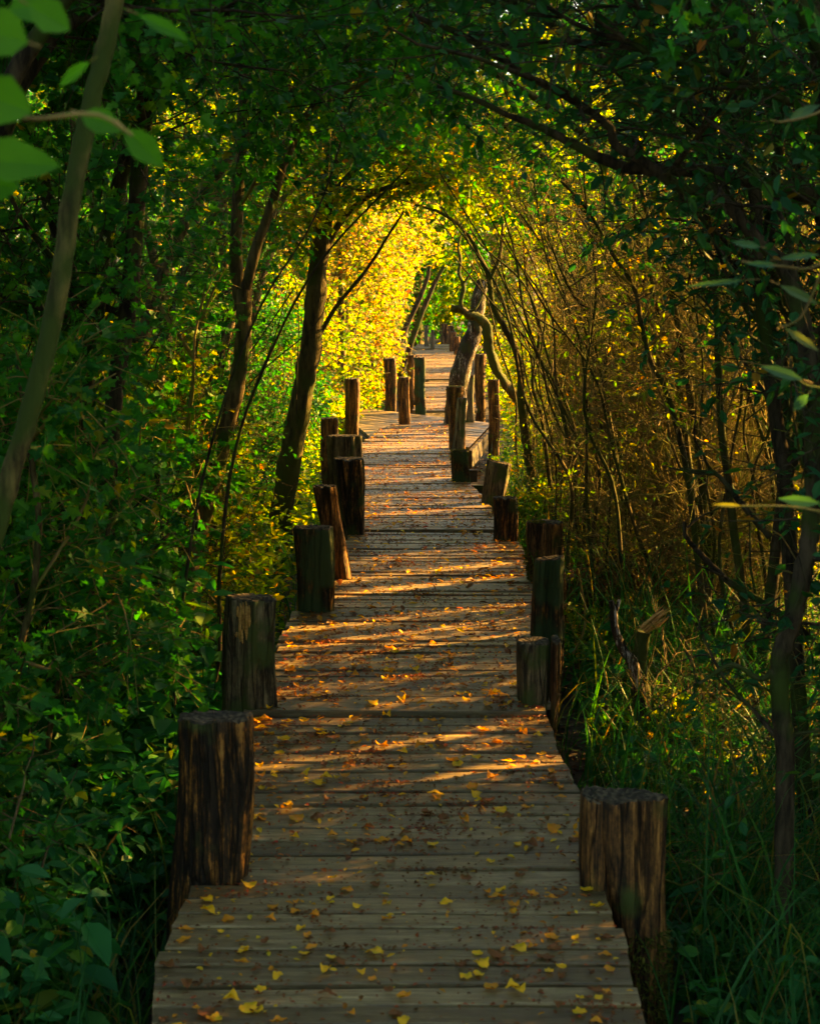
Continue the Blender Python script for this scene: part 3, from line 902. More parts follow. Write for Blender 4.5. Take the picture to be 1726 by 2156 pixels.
# ---- named trees of the photograph, left of the walk
TL = 'trees left of the boardwalk'
TR = 'trees right of the boardwalk'
tree('leaning_tree', 'pale smooth leaning trunk closest to the camera, crossing the upper left corner', 'tree', TL,
     [(to_ground(PL([(-115, 1500), (-30, 1200), (28, 985), (88, 775), (124, 610), (150, 440), (186, 245), (222, 105), (246, -20), (290, -300), (300, -600)], 3.55)), .023, .018)],
     101, 'bark_pale', 'leaf_green', (7, .6), (4, .35), 200, .05, 'lobed', .8, sides=16, start=.3, toward=np.array([-.5, .4, .1]))
tree('mossy_tree', 'dark forked tree with a sunlit edge, standing behind the post with the torn patch', 'tree', TL,
     [(to_ground(PL([(396, 1320), (402, 1190), (430, 1085), (462, 965), (492, 845), (512, 725), (513, 610)], 8.6)), .048, .040),
      (PL([(510, 640), (540, 520), (572, 430), (600, 340), (645, 245), (710, 160), (800, 90), (900, 60)], 8.6), .030, .010),
      (PL([(508, 650), (497, 540), (500, 430), (508, 300), (515, 180), (525, 20), (530, -200)], 8.7), .036, .020),
      (PL([(420, 1110), (403, 1020), (398, 900), (408, 780), (425, 640)], 8.5), .014, .006)],
     102, 'bark_mid', 'leaf_green', (9, 1.0), (5, .5), 1100, .048, 'lobed', .8, sides=14, start=.3)
tree('mossy_tree', 'thick trunk banded with black moss beside the sunlit bank, nearest tree to the bend', 'tree', TL,
     [(to_ground(PL([(585, 1120), (612, 960), (632, 860), (652, 740), (664, 620), (676, 520), (686, 420), (702, 310), (722, 180), (740, 0)], 12.6)), .098, .055),
      (PL([(672, 560), (715, 470), (780, 410), (860, 385), (950, 380)], 12.6), .030, .010),
      (PL([(688, 430), (740, 365), (810, 320), (900, 300)], 12.5), .028, .010),
      (PL([(655, 740), (705, 650), (770, 570), (815, 500), (850, 445)], 12.8), .020, .008)],
     103, 'bark_moss', 'leaf_lime', (9, 1.1), (5, .55), 1100, .05, 'oval', .6, sides=16, start=.45)
tree('dark_tree', 'straight dark rough trunk in deep shade behind the pale leaning one', 'tree', TL,
     [(to_ground(PL([(150, 1560), (165, 1450), (190, 1350), (205, 1230), (222, 1100), (232, 950), (247, 800), (270, 640), (290, 400), (305, 250), (320, 80), (330, -120)], 6.6)), .040, .032)],
     104, 'bark_dark', 'leaf_green', (9, .9), (5, .45), 700, .05, 'lobed', .8, sides=12, start=.3)
tree('sapling', 'thin grey crooked stem rooted beside the pale leaning trunk', 'sapling', TL,
     [(to_ground(PL([(0, 1500), (30, 1400), (65, 1280), (82, 1120), (75, 1020), (55, 900), (40, 760)], 5.3)), .014, .009)],
     105, 'bark_mid', 'leaf_green', (6, .5), (4, .3), 200, .05, 'lobed', .8, sides=9)
tree('sapling', 'thin reddish stem curving up in front of the dark rough trunk', 'sapling', TL,
     [(to_ground(PL([(92, 1640), (115, 1480), (142, 1380), (182, 1285), (215, 1180), (235, 1080)], 5.9)), .012, .007)],
     106, 'bark_mid', 'leaf_green', (5, .5), (4, .3), 140, .05, 'lobed', .8, sides=8)

# ---- right of the walk
def peeling_tree():
    e = tree('peeling_tree', 'leaning broken tree with peeling white and black bark blocking half of the far walk', 'tree', TR,
         [(to_ground(PL([(958, 868), (966, 800), (984, 735), (1000, 690), (1006, 640), (1016, 590)], 19.6))  , .135, .075)],
         110, 'bark_peel', 'leaf_lime', (4, .7), (4, .4), 200, .05, sides=18, start=.7)
    g = Geo()
    for pts, r0, r1 in (([(1028, 712), (1022, 684), (1004, 668), (988, 664), (972, 652), (949, 648)], .06, .036),
                        ([(972, 655), (970, 632), (976, 604), (966, 575), (969, 545), (964, 520), (970, 495)], .03, .010),
                        ([(1120, 890), (1100, 852), (1080, 830), (1060, 803), (1046, 782), (1036, 750), (1029, 728), (1028, 700)], .06, .048),
                        ([(974, 600), (990, 575), (1000, 560)], .014, .005),
                        ([(980, 655), (1000, 650), (1020, 610), (1030, 580)], .016, .006)):
        ln = smooth_line(PL(pts, 19.0), 22)
        tubes(g, ln, np.linspace(r0, r1, 22) * (1 + R.normal(0, .05, 22)), 12, 0, .22, cap=True)
    o = g.build('mossy_limb', M['bark_moss'], e)
    o['label'] = 'bare mossy limb bent back on itself'
peeling_tree()
tree('arching_tree', 'slim mossy stem arching over the walk, forked just above head height', 'tree', TR,
     [(to_ground(PL([(1112, 960), (1098, 860), (1095, 787), (1083, 732), (1058, 684), (1036, 640), (1029, 586), (1010, 542), (992, 505), (960, 470), (920, 445), (870, 430)], 14.6)), .040, .010),
      (PL([(1029, 590), (1050, 545), (1056, 495), (1060, 420)], 14.6), .022, .008)],
     111, 'bark_moss', 'leaf_lime', (12, .8), (6, .45), 500, .042, sides=10, start=.25)
sap = [
    ('leaning mossy sapling, thickest of the sunlit cluster by the long grass', [(1485, 1130), (1479, 1042), (1475, 979), (1462, 895), (1446, 790), (1439, 778), (1425, 673), (1404, 589), (1378, 505), (1350, 400), (1330, 250)], 8.8, .026, .012),
    ('slim green-lit sapling bent toward the walk in front of the cluster', [(1465, 1150), (1450, 1021), (1429, 916), (1399, 815), (1370, 765), (1349, 681), (1336, 610), (1294, 542), (1273, 505), (1235, 440), (1180, 380)], 8.4, .019, .007),
    ('forked sapling rising between the two leaning mossy ones', [(1462, 1080), (1440, 900), (1425, 790), (1395, 736), (1387, 673), (1374, 610), (1362, 500)], 9.1, .022, .010),
    ('long low sapling slanting far left over the fern bank', [(1440, 960), (1400, 820), (1357, 749), (1294, 694), (1235, 652), (1202, 614), (1177, 560), (1150, 490)], 9.8, .017, .006),
    ('upright sapling in the gloom behind the cluster', [(1540, 1080), (1520, 920), (1512, 800), (1508, 650), (1490, 500), (1480, 380), (1470, 200)], 8.0, .022, .014),
    ('second upright sapling, close behind the arching dark limb', [(1390, 1040), (1378, 900), (1385, 760), (1360, 620), (1338, 480), (1330, 330)], 10.5, .018, .010),
    ('thin wand leaning over the low posts', [(1210, 1060), (1195, 930), (1170, 820), (1130, 740), (1100, 640), (1085, 540), (1060, 450)], 12.0, .017, .006),
    ('pale wand crossing the bare twigs halfway along the thicket', [(1330, 1050), (1290, 900), (1262, 780), (1215, 700), (1180, 600), (1130, 500), (1080, 430)], 11.0, .018, .006),
    ('crooked sapling beside the curved mossy trunk', [(1150, 960), (1140, 880), (1120, 800), (1135, 700), (1110, 600), (1100, 500)], 13.5, .020, .008),
    ('short whippy sapling at the edge of the brown bracken', [(1250, 1100), (1262, 1000), (1240, 880), (1250, 760), (1210, 640)], 10.2, .014, .006),
]
for k, (lab, pts, d, r0, r1) in enumerate(sap):
    tree('sapling', lab, 'sapling', TR, [(to_ground(PL(pts, d)), r0, r1)], 120 + k, 'bark_moss', 'leaf_lime' if k != 4 else 'leaf_green', (14, .75), (10, .42), 60, .038, 'long', .5, sides=8, start=.2, n_leaf=5, limb_r=.35, sp_len=.25)

tree('dark_tree', 'black mossy tree at the far right with a great limb arching across the picture top', 'tree', TR,
     [(to_ground(PL([(1650, 1800), (1652, 1579), (1643, 1483), (1639, 1399), (1660, 1328), (1681, 1252), (1698, 1168), (1706, 1084), (1712, 900), (1700, 740), (1672, 620), (1640, 540)], 4.9)), .030, .026),
      (PL([(1640, 545), (1606, 517), (1568, 475), (1534, 433), (1496, 399), (1446, 400), (1404, 378), (1357, 341), (1294, 303), (1284, 269), (1235, 231), (1181, 198), (1120, 165), (1050, 120), (960, 70), (860, 30)], 4.9), .020, .008),
      (PL([(1726, 420, 5.2), (1640, 392, 5.1), (1547, 374), (1441, 357), (1357, 357), (1294, 345), (1235, 320), (1189, 294), (1147, 273), (1084, 248), (1000, 210), (920, 180)], 5.0), .026, .006),
      (PL([(1700, 230, 4.8), (1589, 185), (1505, 147), (1420, 147), (1345, 101), (1250, 40)], 4.7), .011, .005),
      (PL([(1712, 900), (1740, 700), (1750, 500), (1735, 300), (1720, 100), (1690, -150)], 5.0), .026, .022),
      (PL([(1639, 1399), (1600, 1430), (1540, 1400), (1470, 1440)], 4.9), .012, .005)],
     140, 'bark_dark', 'leaf_teal', (9, .8), (9, .45), 560, .048, 'long', .5, sides=12, start=.15, n_leaf=7)
tree('dark_tree', 'dark double stem rising behind the blurred leaves at the right edge', 'tree', TR,
     [(to_ground(PL([(1660, 1150), (1650, 1000), (1622, 799), (1610, 694), (1593, 568), (1589, 420), (1568, 294), (1559, 189), (1540, 0)], 5.9)), .030, .018),
      (PL([(1652, 1000), (1690, 880), (1673, 694), (1631, 610), (1620, 480), (1640, 300), (1650, 100)], 6.1), .030, .015)],
     141, 'bark_dark', 'leaf_teal', (12, .8), (9, .45), 380, .048, 'long', .5, sides=10, start=.2, n_leaf=7)
tree('fallen_branch', 'crooked lichen-spotted branch fallen through the long grass', 'branch', TR,
     [(PL([(1700, 1340), (1631, 1286), (1589, 1260), (1530, 1222), (1484, 1176), (1446, 1134), (1440, 1100)], 6.0), .016, .008),
      (PL([(1620, 1130), (1560, 1060), (1520, 1010), (1490, 985)], 5.8), .014, .006)],
     142, 'bark_dark', 'leaf_teal', (3, .4), (3, .25), 0, sides=8, trunk_name='stem')

# fallen log with splintered end
def splintered():
    e = empty('broken_stump', (1.0, 7.3, GZ))
    tag(e, 'mossy broken stump with a fresh orange splinter sticking up from the grass', 'stump')
    g = Geo()
    ln = smooth_line(PL([(1410, 1640), (1375, 1560), (1350, 1470), (1345, 1400), (1355, 1330)], 7.2), 18)
    tubes(g, ln, np.linspace(.055, .03, 18), 12, 0, .15, cap=True)
    g.build('trunk', M['bark_moss'], e)
    g = Geo()
    ln = smooth_line(PL([(1352, 1490), (1332, 1400), (1311, 1370), (1294, 1323), (1292, 1285), (1285, 1265)], 7.15), 18)
    tubes(g, ln, np.linspace(.028, .012, 18), 9, 0, .15, cap=True)
    ln = smooth_line(PL([(1292, 1290), (1300, 1275), (1303, 1262)], 7.15), 6)
    tubes(g, ln, np.linspace(.012, .008, 6), 7, 0, .1, cap=True)
    g.build('snag', M['bark_peel'], e)
    g = Geo()
    for q in range(17):
        f0 = R.uniform(0, 1)
        a = (1348 + 12 * f0, 1322 + 12 * f0); ang = R.uniform(-.12, .12); ln_ = R.uniform(34, 78)
        dx, dy = math.cos(.72 + ang), -math.sin(.72 + ang)
        b = (a[0] + dx * ln_ * .5 + R.normal(0, 1.5), a[1] + dy * ln_ * .5 + R.normal(0, 1.5)); c = (a[0] + dx * ln_, a[1] + dy * ln_)
        ln = smooth_line(PL([a, b, c], 7.1 + R.uniform(-.03, .03)), 8)
        tubes(g, ln, np.array([.8, 1, 1, .95, .9, .75, .5, .08]) * R.uniform(1.8, 4.2) * 7.1 / F, 4, 0, .2)
    g.build('splinter', M['splinter'], e)
splintered()

# ---- the rest of the tunnel: trees rooted either side, arching over
def arch_tree(side, y, x, seed, label, leafy_from=0.0, leaf='leaf_green', bark='bark_dark', reach=1.0, hgt=2.9, dens=1.0, L=.05, shape='oval', name='arching_tree', group=None, gold=False):
    rg = np.random.default_rng(seed)
    b = np.array([x, y, float(ground_z(x, y)) - .05])
    s = -1 if x < path_x(y) else 1
    cx = path_x(y)
    mid = np.array([x + rg.normal(0, .1), y + rg.normal(0, .2), 1.3])
    sh = np.array([x - s * abs(x - cx) * .35, y + rg.normal(0, .3), hgt - .35])
    top = np.array([cx + s * rg.uniform(-.2, .3), y + rg.normal(0, .5), hgt + rg.uniform(.1, .3)])
    end = np.array([cx - s * rg.uniform(.4, 1.0), y + rg.normal(0, .7), hgt + rg.uniform(.0, .3)])
    r0 = rg.uniform(.03, .05)
    up = [mid + [0, 0, .3], np.array([x + s * .2, y + rg.normal(0, .3), hgt + .4]), np.array([x + s * rg.uniform(0, .8), y + rg.normal(0, .5), hgt + 1.9])]
    up2 = [mid + [0, 0, .1], np.array([x + s * .5, y + rg.normal(0, .6), hgt]), np.array([x - s * .2, y + rg.normal(0, .8), hgt + 1.3])]
    return tree(name, label, 'tree', group or (TL if s < 0 else TR), [([b, mid, sh, top, end], r0, .010), (up, r0 * .7, .012), (up2, r0 * .6, .01)], seed, bark, leaf,
                (10, 1.1), (9, .55), int(1150 * dens), L, shape, .58 if shape != 'lobed' else .8, n_leaf=10, sides=8, start=.35, lift=.0, scatter=.2, leafy_from=leafy_from)

AL = [  # y, x, leaf, label
    (4.9, -1.45, 'leaf_green', 'lobed', 'arching tree whose dark leaves hang over the nearest cracked post'),
    (6.1, -1.75, 'leaf_green', 'lobed', 'arching tree between the two nearest posts of the nettle side'),
    (7.4, -1.6, 'leaf_green', 'lobed', 'arching tree closing the roof above the post with the torn patch'),
    (9.6, -1.5, 'leaf_green', 'oval', 'arching tree over the pair of posts that lean together'),
    (11.6, -1.8, 'leaf_green', 'oval', 'arching tree just short of the black-banded trunk'),
    (13.8, -1.5, 'leaf_lime', 'oval', 'arching tree just past the black-banded trunk'),
    (16.2, -1.6, 'leaf_lime', 'oval', 'arching tree with yellowing leaves by the mouth of the tunnel'),
]
for k, (y, x, lf, sh, lab) in enumerate(AL):
    arch_tree(-1, y, x, 200 + k, lab, 0.0, lf, 'bark_dark' if y < 9 else 'bark_mid', shape=sh, L=.048 if y > 6 else .044)
AR = [
    (4.7, 1.55, 'leaf_teal', 'long', 'overhanging tree above the split post with the mossy foot'),
    (6.3, 1.9, 'leaf_teal', 'long', 'overhanging tree above the squat grey-green post'),
    (8.0, 1.7, 'leaf_teal', 'oval', 'overhanging tree above the ragged-rimmed post'),
    (10.2, 1.8, 'leaf_teal', 'oval', 'overhanging tree above the moss-capped post'),
    (12.4, 1.6, 'leaf_green', 'long', 'overhanging tree above the stubby streaked post'),
    (14.8, 1.7, 'leaf_lime', 'long', 'overhanging tree above the low mossy-topped post'),
    (17.0, 1.5, 'leaf_lime', 'oval', 'overhanging tree with thin yellow leaves by the two tall thin posts'),
]
for k, (y, x, lf, sh, lab) in enumerate(AR):
    arch_tree(1, y, x, 230 + k, lab, 1.95 if y > 7 else 1.2, lf, 'bark_dark' if y < 9 else 'bark_moss', shape=sh, L=.048, dens=.72 if y < 9 else .85)

def wand(side, x, y, rg, k):
    zb = float(ground_z(x, y)) - .05
    h = rg.uniform(2.2, 3.2); s = side
    lean = -s * rg.uniform(.2, 1.0) if rg.uniform() < .75 else s * rg.uniform(0, .4)
    ly = rg.normal(0, .3)
    p0 = np.array([x, y, zb]); p1 = p0 + [lean * .12 + rg.normal(0, .05), ly * .2, h * .35]
    p2 = p0 + [lean * .45 + rg.normal(0, .07), ly * .5, h * .7]; p3 = p0 + [lean * 1.1, ly, h]
    m1 = (p0 + p1) / 2 + rg.normal(0, .035, 3); m2 = (p1 + p2) / 2 + rg.normal(0, .045, 3); m3 = (p2 + p3) / 2 + rg.normal(0, .06, 3)
    r = rg.uniform(.008, .018) if s > 0 else rg.uniform(.007, .014)
    near = y < 8.2
    tree('sapling', ('slender bare sapling in the thicket right of the boardwalk' if s > 0 else 'slender stem in the leafy wall left of the boardwalk'), 'sapling',
         'slender saplings in the thicket right of the boardwalk' if s > 0 else 'slender stems in the leafy wall left of the boardwalk',
         [([p0, m1, p1, m2, p2, m3, p3], r, r * .3)], 800 + k, 'bark_moss' if s > 0 and not near else 'bark_dark', 'leaf_lime' if s > 0 else 'leaf_green',
         (11, .6) if s > 0 else (6, .5), (9, .42) if s > 0 else (4, .3), 12 if s > 0 else 60, .036, 'long' if s > 0 else 'lobed', .5 if s > 0 else .8, sides=6, start=.12, n_leaf=5, limb_r=.32, sp_len=.2)
rgw = np.random.default_rng(77)
for k in range(84):
    y = 8.2 + 9.5 * rgw.uniform() ** 1.1
    wand(1, path_x(y) + 1.0 + 2.1 * rgw.uniform() ** 1.1, y, rgw, k)
for k in range(24):
    y = 5.0 + 8 * rgw.uniform()
    wand(-1, path_x(y) - .95 - 1.5 * rgw.uniform(), y, rgw, 60 + k)

# ---- shrubs
def shrub(label, x, y, r, h, seed, leaf='leaf_green', shape='lobed', L=.045, n=900, name='leafy_shrub', bark='bark_mid', group=None, n_leaf=9, stems=9, twig_n=0, cat='shrub', z0=None, sp_len=.26):
    rg = np.random.default_rng(seed)
    zb = float(ground_z(x, y)) if z0 is None else z0
    e = empty(name, (x, y, zb)); tag(e, label, cat, group)
    gs, gl = Geo(), Geo()
    lines = []
    for k in range(stems):
        a = rg.uniform(0, 6.28)
        top = np.array([x + r * .8 * math.cos(a) * rg.uniform(.2, 1), y + r * .8 * math.sin(a) * rg.uniform(.2, 1), zb + h * rg.uniform(.6, 1.0)])
        b = np.array([x + .12 * rg.normal(), y + .12 * rg.normal(), zb - .04])
        ln = smooth_line([b, (b * .6 + top * .4) + rg.normal(0, .06, 3), top], 9)
        lines.append(ln)
    lines = clip_walk(lines)
    if lines:
        tubes(gs, resamp(lines, 9), np.linspace(.011, .003, 9)[None] * rg.uniform(.6, 1.3, (len(lines), 1)), 5)
    # sprays over the whole body, clumped
    nc = max(6, n // 26)
    c = rand_dirs(nc, 1, rg) * rg.uniform(.35, 1, (nc, 1)) ** .6 * [r, r, h * .5] + [x, y, zb + h * .52]
    i = rg.integers(0, nc, n)
    p = c[i] + rg.normal(0, 1, (n, 3)) * [r * .17, r * .17, h * .08]
    k = (~in_walk(p)) & (p[:, 2] > zb - .02)
    p = p[k]
    out = norm(p - np.array([x, y, zb + h * .35]))
    sprays(gl, gs, p - out * .12, out + rand_dirs(len(p), .7, rg) * .9, rg, L, n_leaf, sp_len, shape, .8 if shape == 'lobed' else .58)
    if twig_n:
        q = rand_dirs(twig_n, 1, rg) * rg.uniform(.2, 1, (twig_n, 1)) * [r, r, h * .5] + [x, y, zb + h * .5]
        q = q[~in_walk(q, .05)]
        d = rand_dirs(len(q), 1, rg); d[:, 2] = np.abs(d[:, 2]) + .2
        K = 7; st = .09
        ln = [q]; dd = norm(d)
        for _ in range(K - 1):
            dd = norm(dd + rg.normal(0, .22, dd.shape)); ln.append(ln[-1] + dd * st * rg.uniform(.6, 1.4, (len(q), 1)))
        ln = np.stack(ln, 1)
        ok = ~np.array([in_walk(ln[:, j], -.02) for j in range(K)]).any(0)
        ln = ln[ok]
        tubes(gs, ln, np.linspace(1, .4, K)[None] * rg.uniform(.0014, .0052, (len(ln), 1)), 3)
    gs.build('stems', M[bark if bark in M else 'bark_mid'], e)
    gl.build('foliage', M[leaf], e)
    return e

SL = 'shrubs left of the boardwalk'
SR = 'shrubs right of the boardwalk'
L_SHRUBS = [
    (-1.55, 4.6, .55, 1.5, 'leaf_green', 'lobed', .054, 560, 'dark lobed-leaved shrub outside the nearest cracked post'),
    (-2.05, 6.0, .7, 2.4, 'leaf_green', 'lobed', .056, 720, 'tall shaded shrub behind the pale leaning trunk'),
    (-1.55, 7.2, .55, 1.9, 'leaf_green', 'oval', .062, 520, 'shrub with drooping oval leaves beside the post with the torn patch'),
    (-2.7, 7.8, .9, 3.0, 'leaf_green', 'oval', .06, 800, 'tall dense shrub filling the gloom behind the dark rough trunk'),
    (-1.35, 9.0, .6, 1.7, 'leaf_lime', 'lobed', .042, 1300, 'sunlit small-leaved bush glowing yellow behind the blackish post'),
    (-2.3, 9.8, .9, 2.6, 'leaf_lime', 'oval', .046, 1300, 'broad bush between the forked tree and the black-banded trunk'),
    (-1.45, 10.9, .55, 1.6, 'leaf_lime', 'oval', .04, 900, 'bright bush reaching out to the bulging post'),
    (-2.7, 12.4, 1.0, 3.0, 'leaf_green', 'oval', .05, 1200, 'tall green bush behind the black-banded trunk'),
    (-1.5, 13.4, .55, 1.5, 'leaf_green', 'oval', .042, 800, 'leafy bush behind the wide sawn-headed post'),
    (-1.9, 15.6, .8, 2.4, 'leaf_green', 'oval', .06, 800, 'bush with yellowing leaves behind the tall smooth post'),
    (-1.5, 18.2, .7, 1.9, 'leaf_green', 'oval', .05, 900, 'green bush overhanging the side platform'),
    (-3.6, 10.5, 1.2, 4.0, 'leaf_green', 'oval', .06, 1300, 'tall background bush deep behind the forked tree'),
    (-3.4, 5.4, 1.1, 4.2, 'leaf_green', 'oval', .06, 1300, 'tall background bush deep behind the pale leaning trunk'),
    (-4.0, 14.5, 1.4, 4.5, 'leaf_green', 'oval', .065, 1300, 'tall background bush deep behind the black-banded trunk'),
    (-2.1, 2.8, .7, 2.6, 'leaf_green', 'oval', .055, 700, 'bush just outside the picture edge beside the camera'),
]
for k, (x, y, r, h, lf, sh, L, n, lab) in enumerate(L_SHRUBS):
    shrub(lab, x, y, r, h, 300 + k, lf, sh, L, n, group=SL, twig_n=250)
R_SHRUBS = [
    (1.75, 9.6, .65, 2.0, 'leaf_lime', 'long', .034, 40, 2400, 'tangle of bare golden twigs behind the moss-capped post'),
    (2.3, 11.0, .95, 2.8, 'leaf_lime', 'long', .034, 50, 3000, 'broad tangle of sunlit twigs behind the slim green-lit sapling'),
    (1.65, 12.0, .6, 2.2, 'leaf_lime', 'long', .034, 60, 2400, 'twiggy shrub arching over the wide blunt post'),
    (2.6, 13.4, 1.1, 3.0, 'leaf_lime', 'oval', .045, 90, 2400, 'yellow-leaved twiggy shrub deep in the thicket'),
    (1.7, 14.6, .6, 2.2, 'leaf_lime', 'long', .04, 80, 2200, 'twiggy shrub at the foot of the slim arching stem'),
    (1.9, 17.2, .75, 2.4, 'leaf_lime', 'oval', .045, 220, 1700, 'bright shrub beyond the brown rotting post'),
    (2.7, 7.4, .8, 2.6, 'leaf_teal', 'long', .042, 120, 1300, 'dusky twiggy shrub behind the upright sapling'),
    (3.4, 10.4, 1.2, 3.4, 'leaf_lime', 'oval', .05, 90, 1800, 'tall shrub closing the thicket behind the sapling cluster'),
    (2.35, 4.7, .75, 2.3, 'leaf_teal', 'oval', .055, 1100, 300, 'unseen dense dark shrub added to shade the grass, outside the right edge of the picture'),  # added out of frame to keep low sun off the near grass
    (2.9, 6.2, .7, 2.2, 'leaf_teal', 'oval', .055, 800, 300, 'dense dark shrub hidden in the gloom behind the dark mossy tree'),
    (1.95, 5.6, .5, 2.4, 'leaf_teal', 'long', .046, 300, 1200, 'dark shrub entwined with the double stem at the right edge'),
    (4.8, 14.5, 1.4, 2.8, 'leaf_lime', 'oval', .065, 600, 500, 'tall background shrub far behind the thicket'),
    (3.6, 6.6, 1.2, 4.2, 'leaf_teal', 'oval', .06, 1000, 800, 'tall background shrub behind the double stem'),
    (3.8, 17.4, 1.3, 3.0, 'leaf_gold', 'oval', .06, 1000, 800, 'tall golden background shrub beyond the thicket'),
]
for k, (x, y, r, h, lf, sh, L, n, tw, lab) in enumerate(R_SHRUBS):
    shrub(lab, x, y, r, h, 330 + k, lf, sh, L, n, group=SR, twig_n=tw, bark='twig', name='twiggy_shrub', n_leaf=6, sp_len=.22, stems=14)
# low bank of withered bracken and bramble
for k, (x, y, r, h, lf, lab) in enumerate((
    (1.30, 10.2, .38, .55, 'dead_leaf', 'heap of withered brown bracken beside the moss-capped post'),
    (1.75, 9.4, .45, .55, 'dead_leaf', 'second heap of withered bracken, nearer the grass'),
    (1.25, 11.6, .35, .6, 'leaf_lime', 'low bright bramble beside the stubby streaked post'),
    (1.25, 13.6, .4, .6, 'leaf_lime', 'low bright bramble beside the wide blunt post'),
    (1.35, 15.6, .4, .6, 'leaf_lime', 'low fresh green bramble below the two tall thin posts'),
    (1.20, 7.3, .30, .45, 'leaf_lime', 'low yellow-leaved bramble among rotting wood beside the squat grey-green post'))):
    shrub(lab, x, y, r, h, 360 + k, lf, 'lobed', .04, 420, name='bramble', group='brambles and bracken on the bank', stems=10, twig_n=150, sp_len=.16)

# ---- beyond the tunnel: sunlit trees
def far_tree(label, x, y, r, h, seed, leaf, n, L=.09, z_off=.2, name='sunlit_tree', trunk_r=.09, lean=0.0, shape='oval', bark='bark_mid', group='sunlit trees beyond the tunnel', crown=None):
    rg = np.random.default_rng(seed)
    zb = float(ground_z(x, y)) - .05
    e = empty(name, (x, y, zb)); tag(e, label, 'tree', group)
    gt, gb, gl = Geo(), Geo(), Geo()
    top = np.array([x + lean, y, zb + h * .85])
    ln = smooth_line([[x, y, zb], [x + lean * .3 + rg.normal(0, .1), y, zb + h * .35], top], 16)
    tubes(gt, ln, np.linspace(trunk_r, trunk_r * .3, 16), 10, 0, .08)
    big = clip_walk(grow_branches([ln], rg, 12, r * 1.0, .22, 7, .05, 1.0, .2))
    if big:
        tubes(gb, resamp(big, 8), np.linspace(1, .3, 8)[None] * trunk_r * .35 * rg.uniform(.6, 1.2, (len(big), 1)), 5)
    nc = 46
    c = rand_dirs(nc, 1, rg) * rg.uniform(.3, 1, (nc, 1)) ** .5 * [r, r, (crown or (0, h))[1] * .5] + [x + lean * .5, y, zb + (crown[0] + crown[1] * .5 if crown else h * .5 + z_off)]
    i = rg.integers(0, nc, n)
    p = c[i] + rg.normal(0, 1, (n, 3)) * [r * .16, r * .16, (crown[1] if crown else h) * .07]
    k = (~in_walk(p, .05)) & (p[:, 2] > zb)
    p = p[k]
    out = norm(p - np.array([x, y, zb + h * .4]))
    sprays(gl, gb, p, out + rand_dirs(len(p), .7, rg), rg, L, 8, L * 4, shape, .62, tr=.003)
    gt.build('trunk', M[bark], e); gb.build('branches', M['twig'], e); gl.build('crown', M[leaf], e)

FT = [
    (-1.3, 20.8, .8, 2.0, 'leaf_lime', 800, .055, 'fresh green bush-like tree on the bank behind the side platform'),
    (-3.0, 21.5, 1.4, 4.2, 'leaf_green', 1500, .07, 'tree leaning over the bank behind the side platform bush'),
    (-1.0, 24.0, .9, 3.2, 'leaf_gold', 1500, .065, 'glowing yellow tree close to the dark plain post'),
    (-2.2, 27.0, 1.7, 5.5, 'leaf_gold', 1900, .085, 'tall blazing yellow tree at the brightest spot of the opening'),
    (-.7, 29.0, .9, 3.6, 'leaf_gold', 1200, .075, 'yellow-green tree leaning over the start of the far walk'),
    (-.7, 33.5, 1.1, 4.6, 'leaf_gold', 1300, .085, 'yellow tree whose leaves hang above the thin pale stake'),
    (-2.8, 36.0, 2.4, 7.5, 'leaf_gold', 1500, .12, 'big golden tree behind the leaning stems'),
    (2.1, 22.0, .8, 1.5, 'leaf_lime', 600, .055, 'low bush behind the glowing orange post'),
    (2.4, 26.5, .9, 1.2, 'leaf_lime', 600, .06, 'low lime-green bush right of the sunlit stretch'),
    (2.6, 31.0, .9, 1.4, 'leaf_gold', 700, .07, 'low bright bush just right of the peeling leaning tree, far off'),
    (3.4, 40.5, 1.5, 6.0, 'leaf_gold', 1500, .10, 'golden tree closing the view above the far posts'),
    (6.2, 42.0, 2.4, 7.5, 'leaf_lime', 1700, .13, 'large lime tree closing the view behind the thicket'),
    (11.5, 44.5, 2.8, 7.5, 'leaf_lime', 1500, .14, 'second large lime tree behind the sapling cluster, farther right'),
    (-3.6, 24.5, 2.2, 7.5, 'leaf_green', 1700, .11, 'tall green tree behind the golden ones of the bank'),
    (-7.8, 14.0, 2.6, 9.0, 'leaf_green', 1900, .13, 'towering green tree far behind the forked tree'),
    (-5.5, 30.0, 3.0, 8.5, 'leaf_green', 1700, .13, 'large tree behind the sunlit bank'),
    (-6.0, 20.0, 2.4, 7.0, 'leaf_green', 1500, .11, 'large green tree behind the black-banded trunk'),
    (9.5, 28.0, 2.4, 3.6, 'leaf_lime', 1300, .12, 'broad low tree seen through the sapling cluster'),
    (6.0, 21.5, 1.7, 2.6, 'leaf_lime', 900, .09, 'loose low tree behind the twiggy thicket'),
]
for k, (x, y, r, h, lf, n, L, lab) in enumerate(FT):
    far_tree(lab, x, y, r, h, 400 + k, lf, n, L)
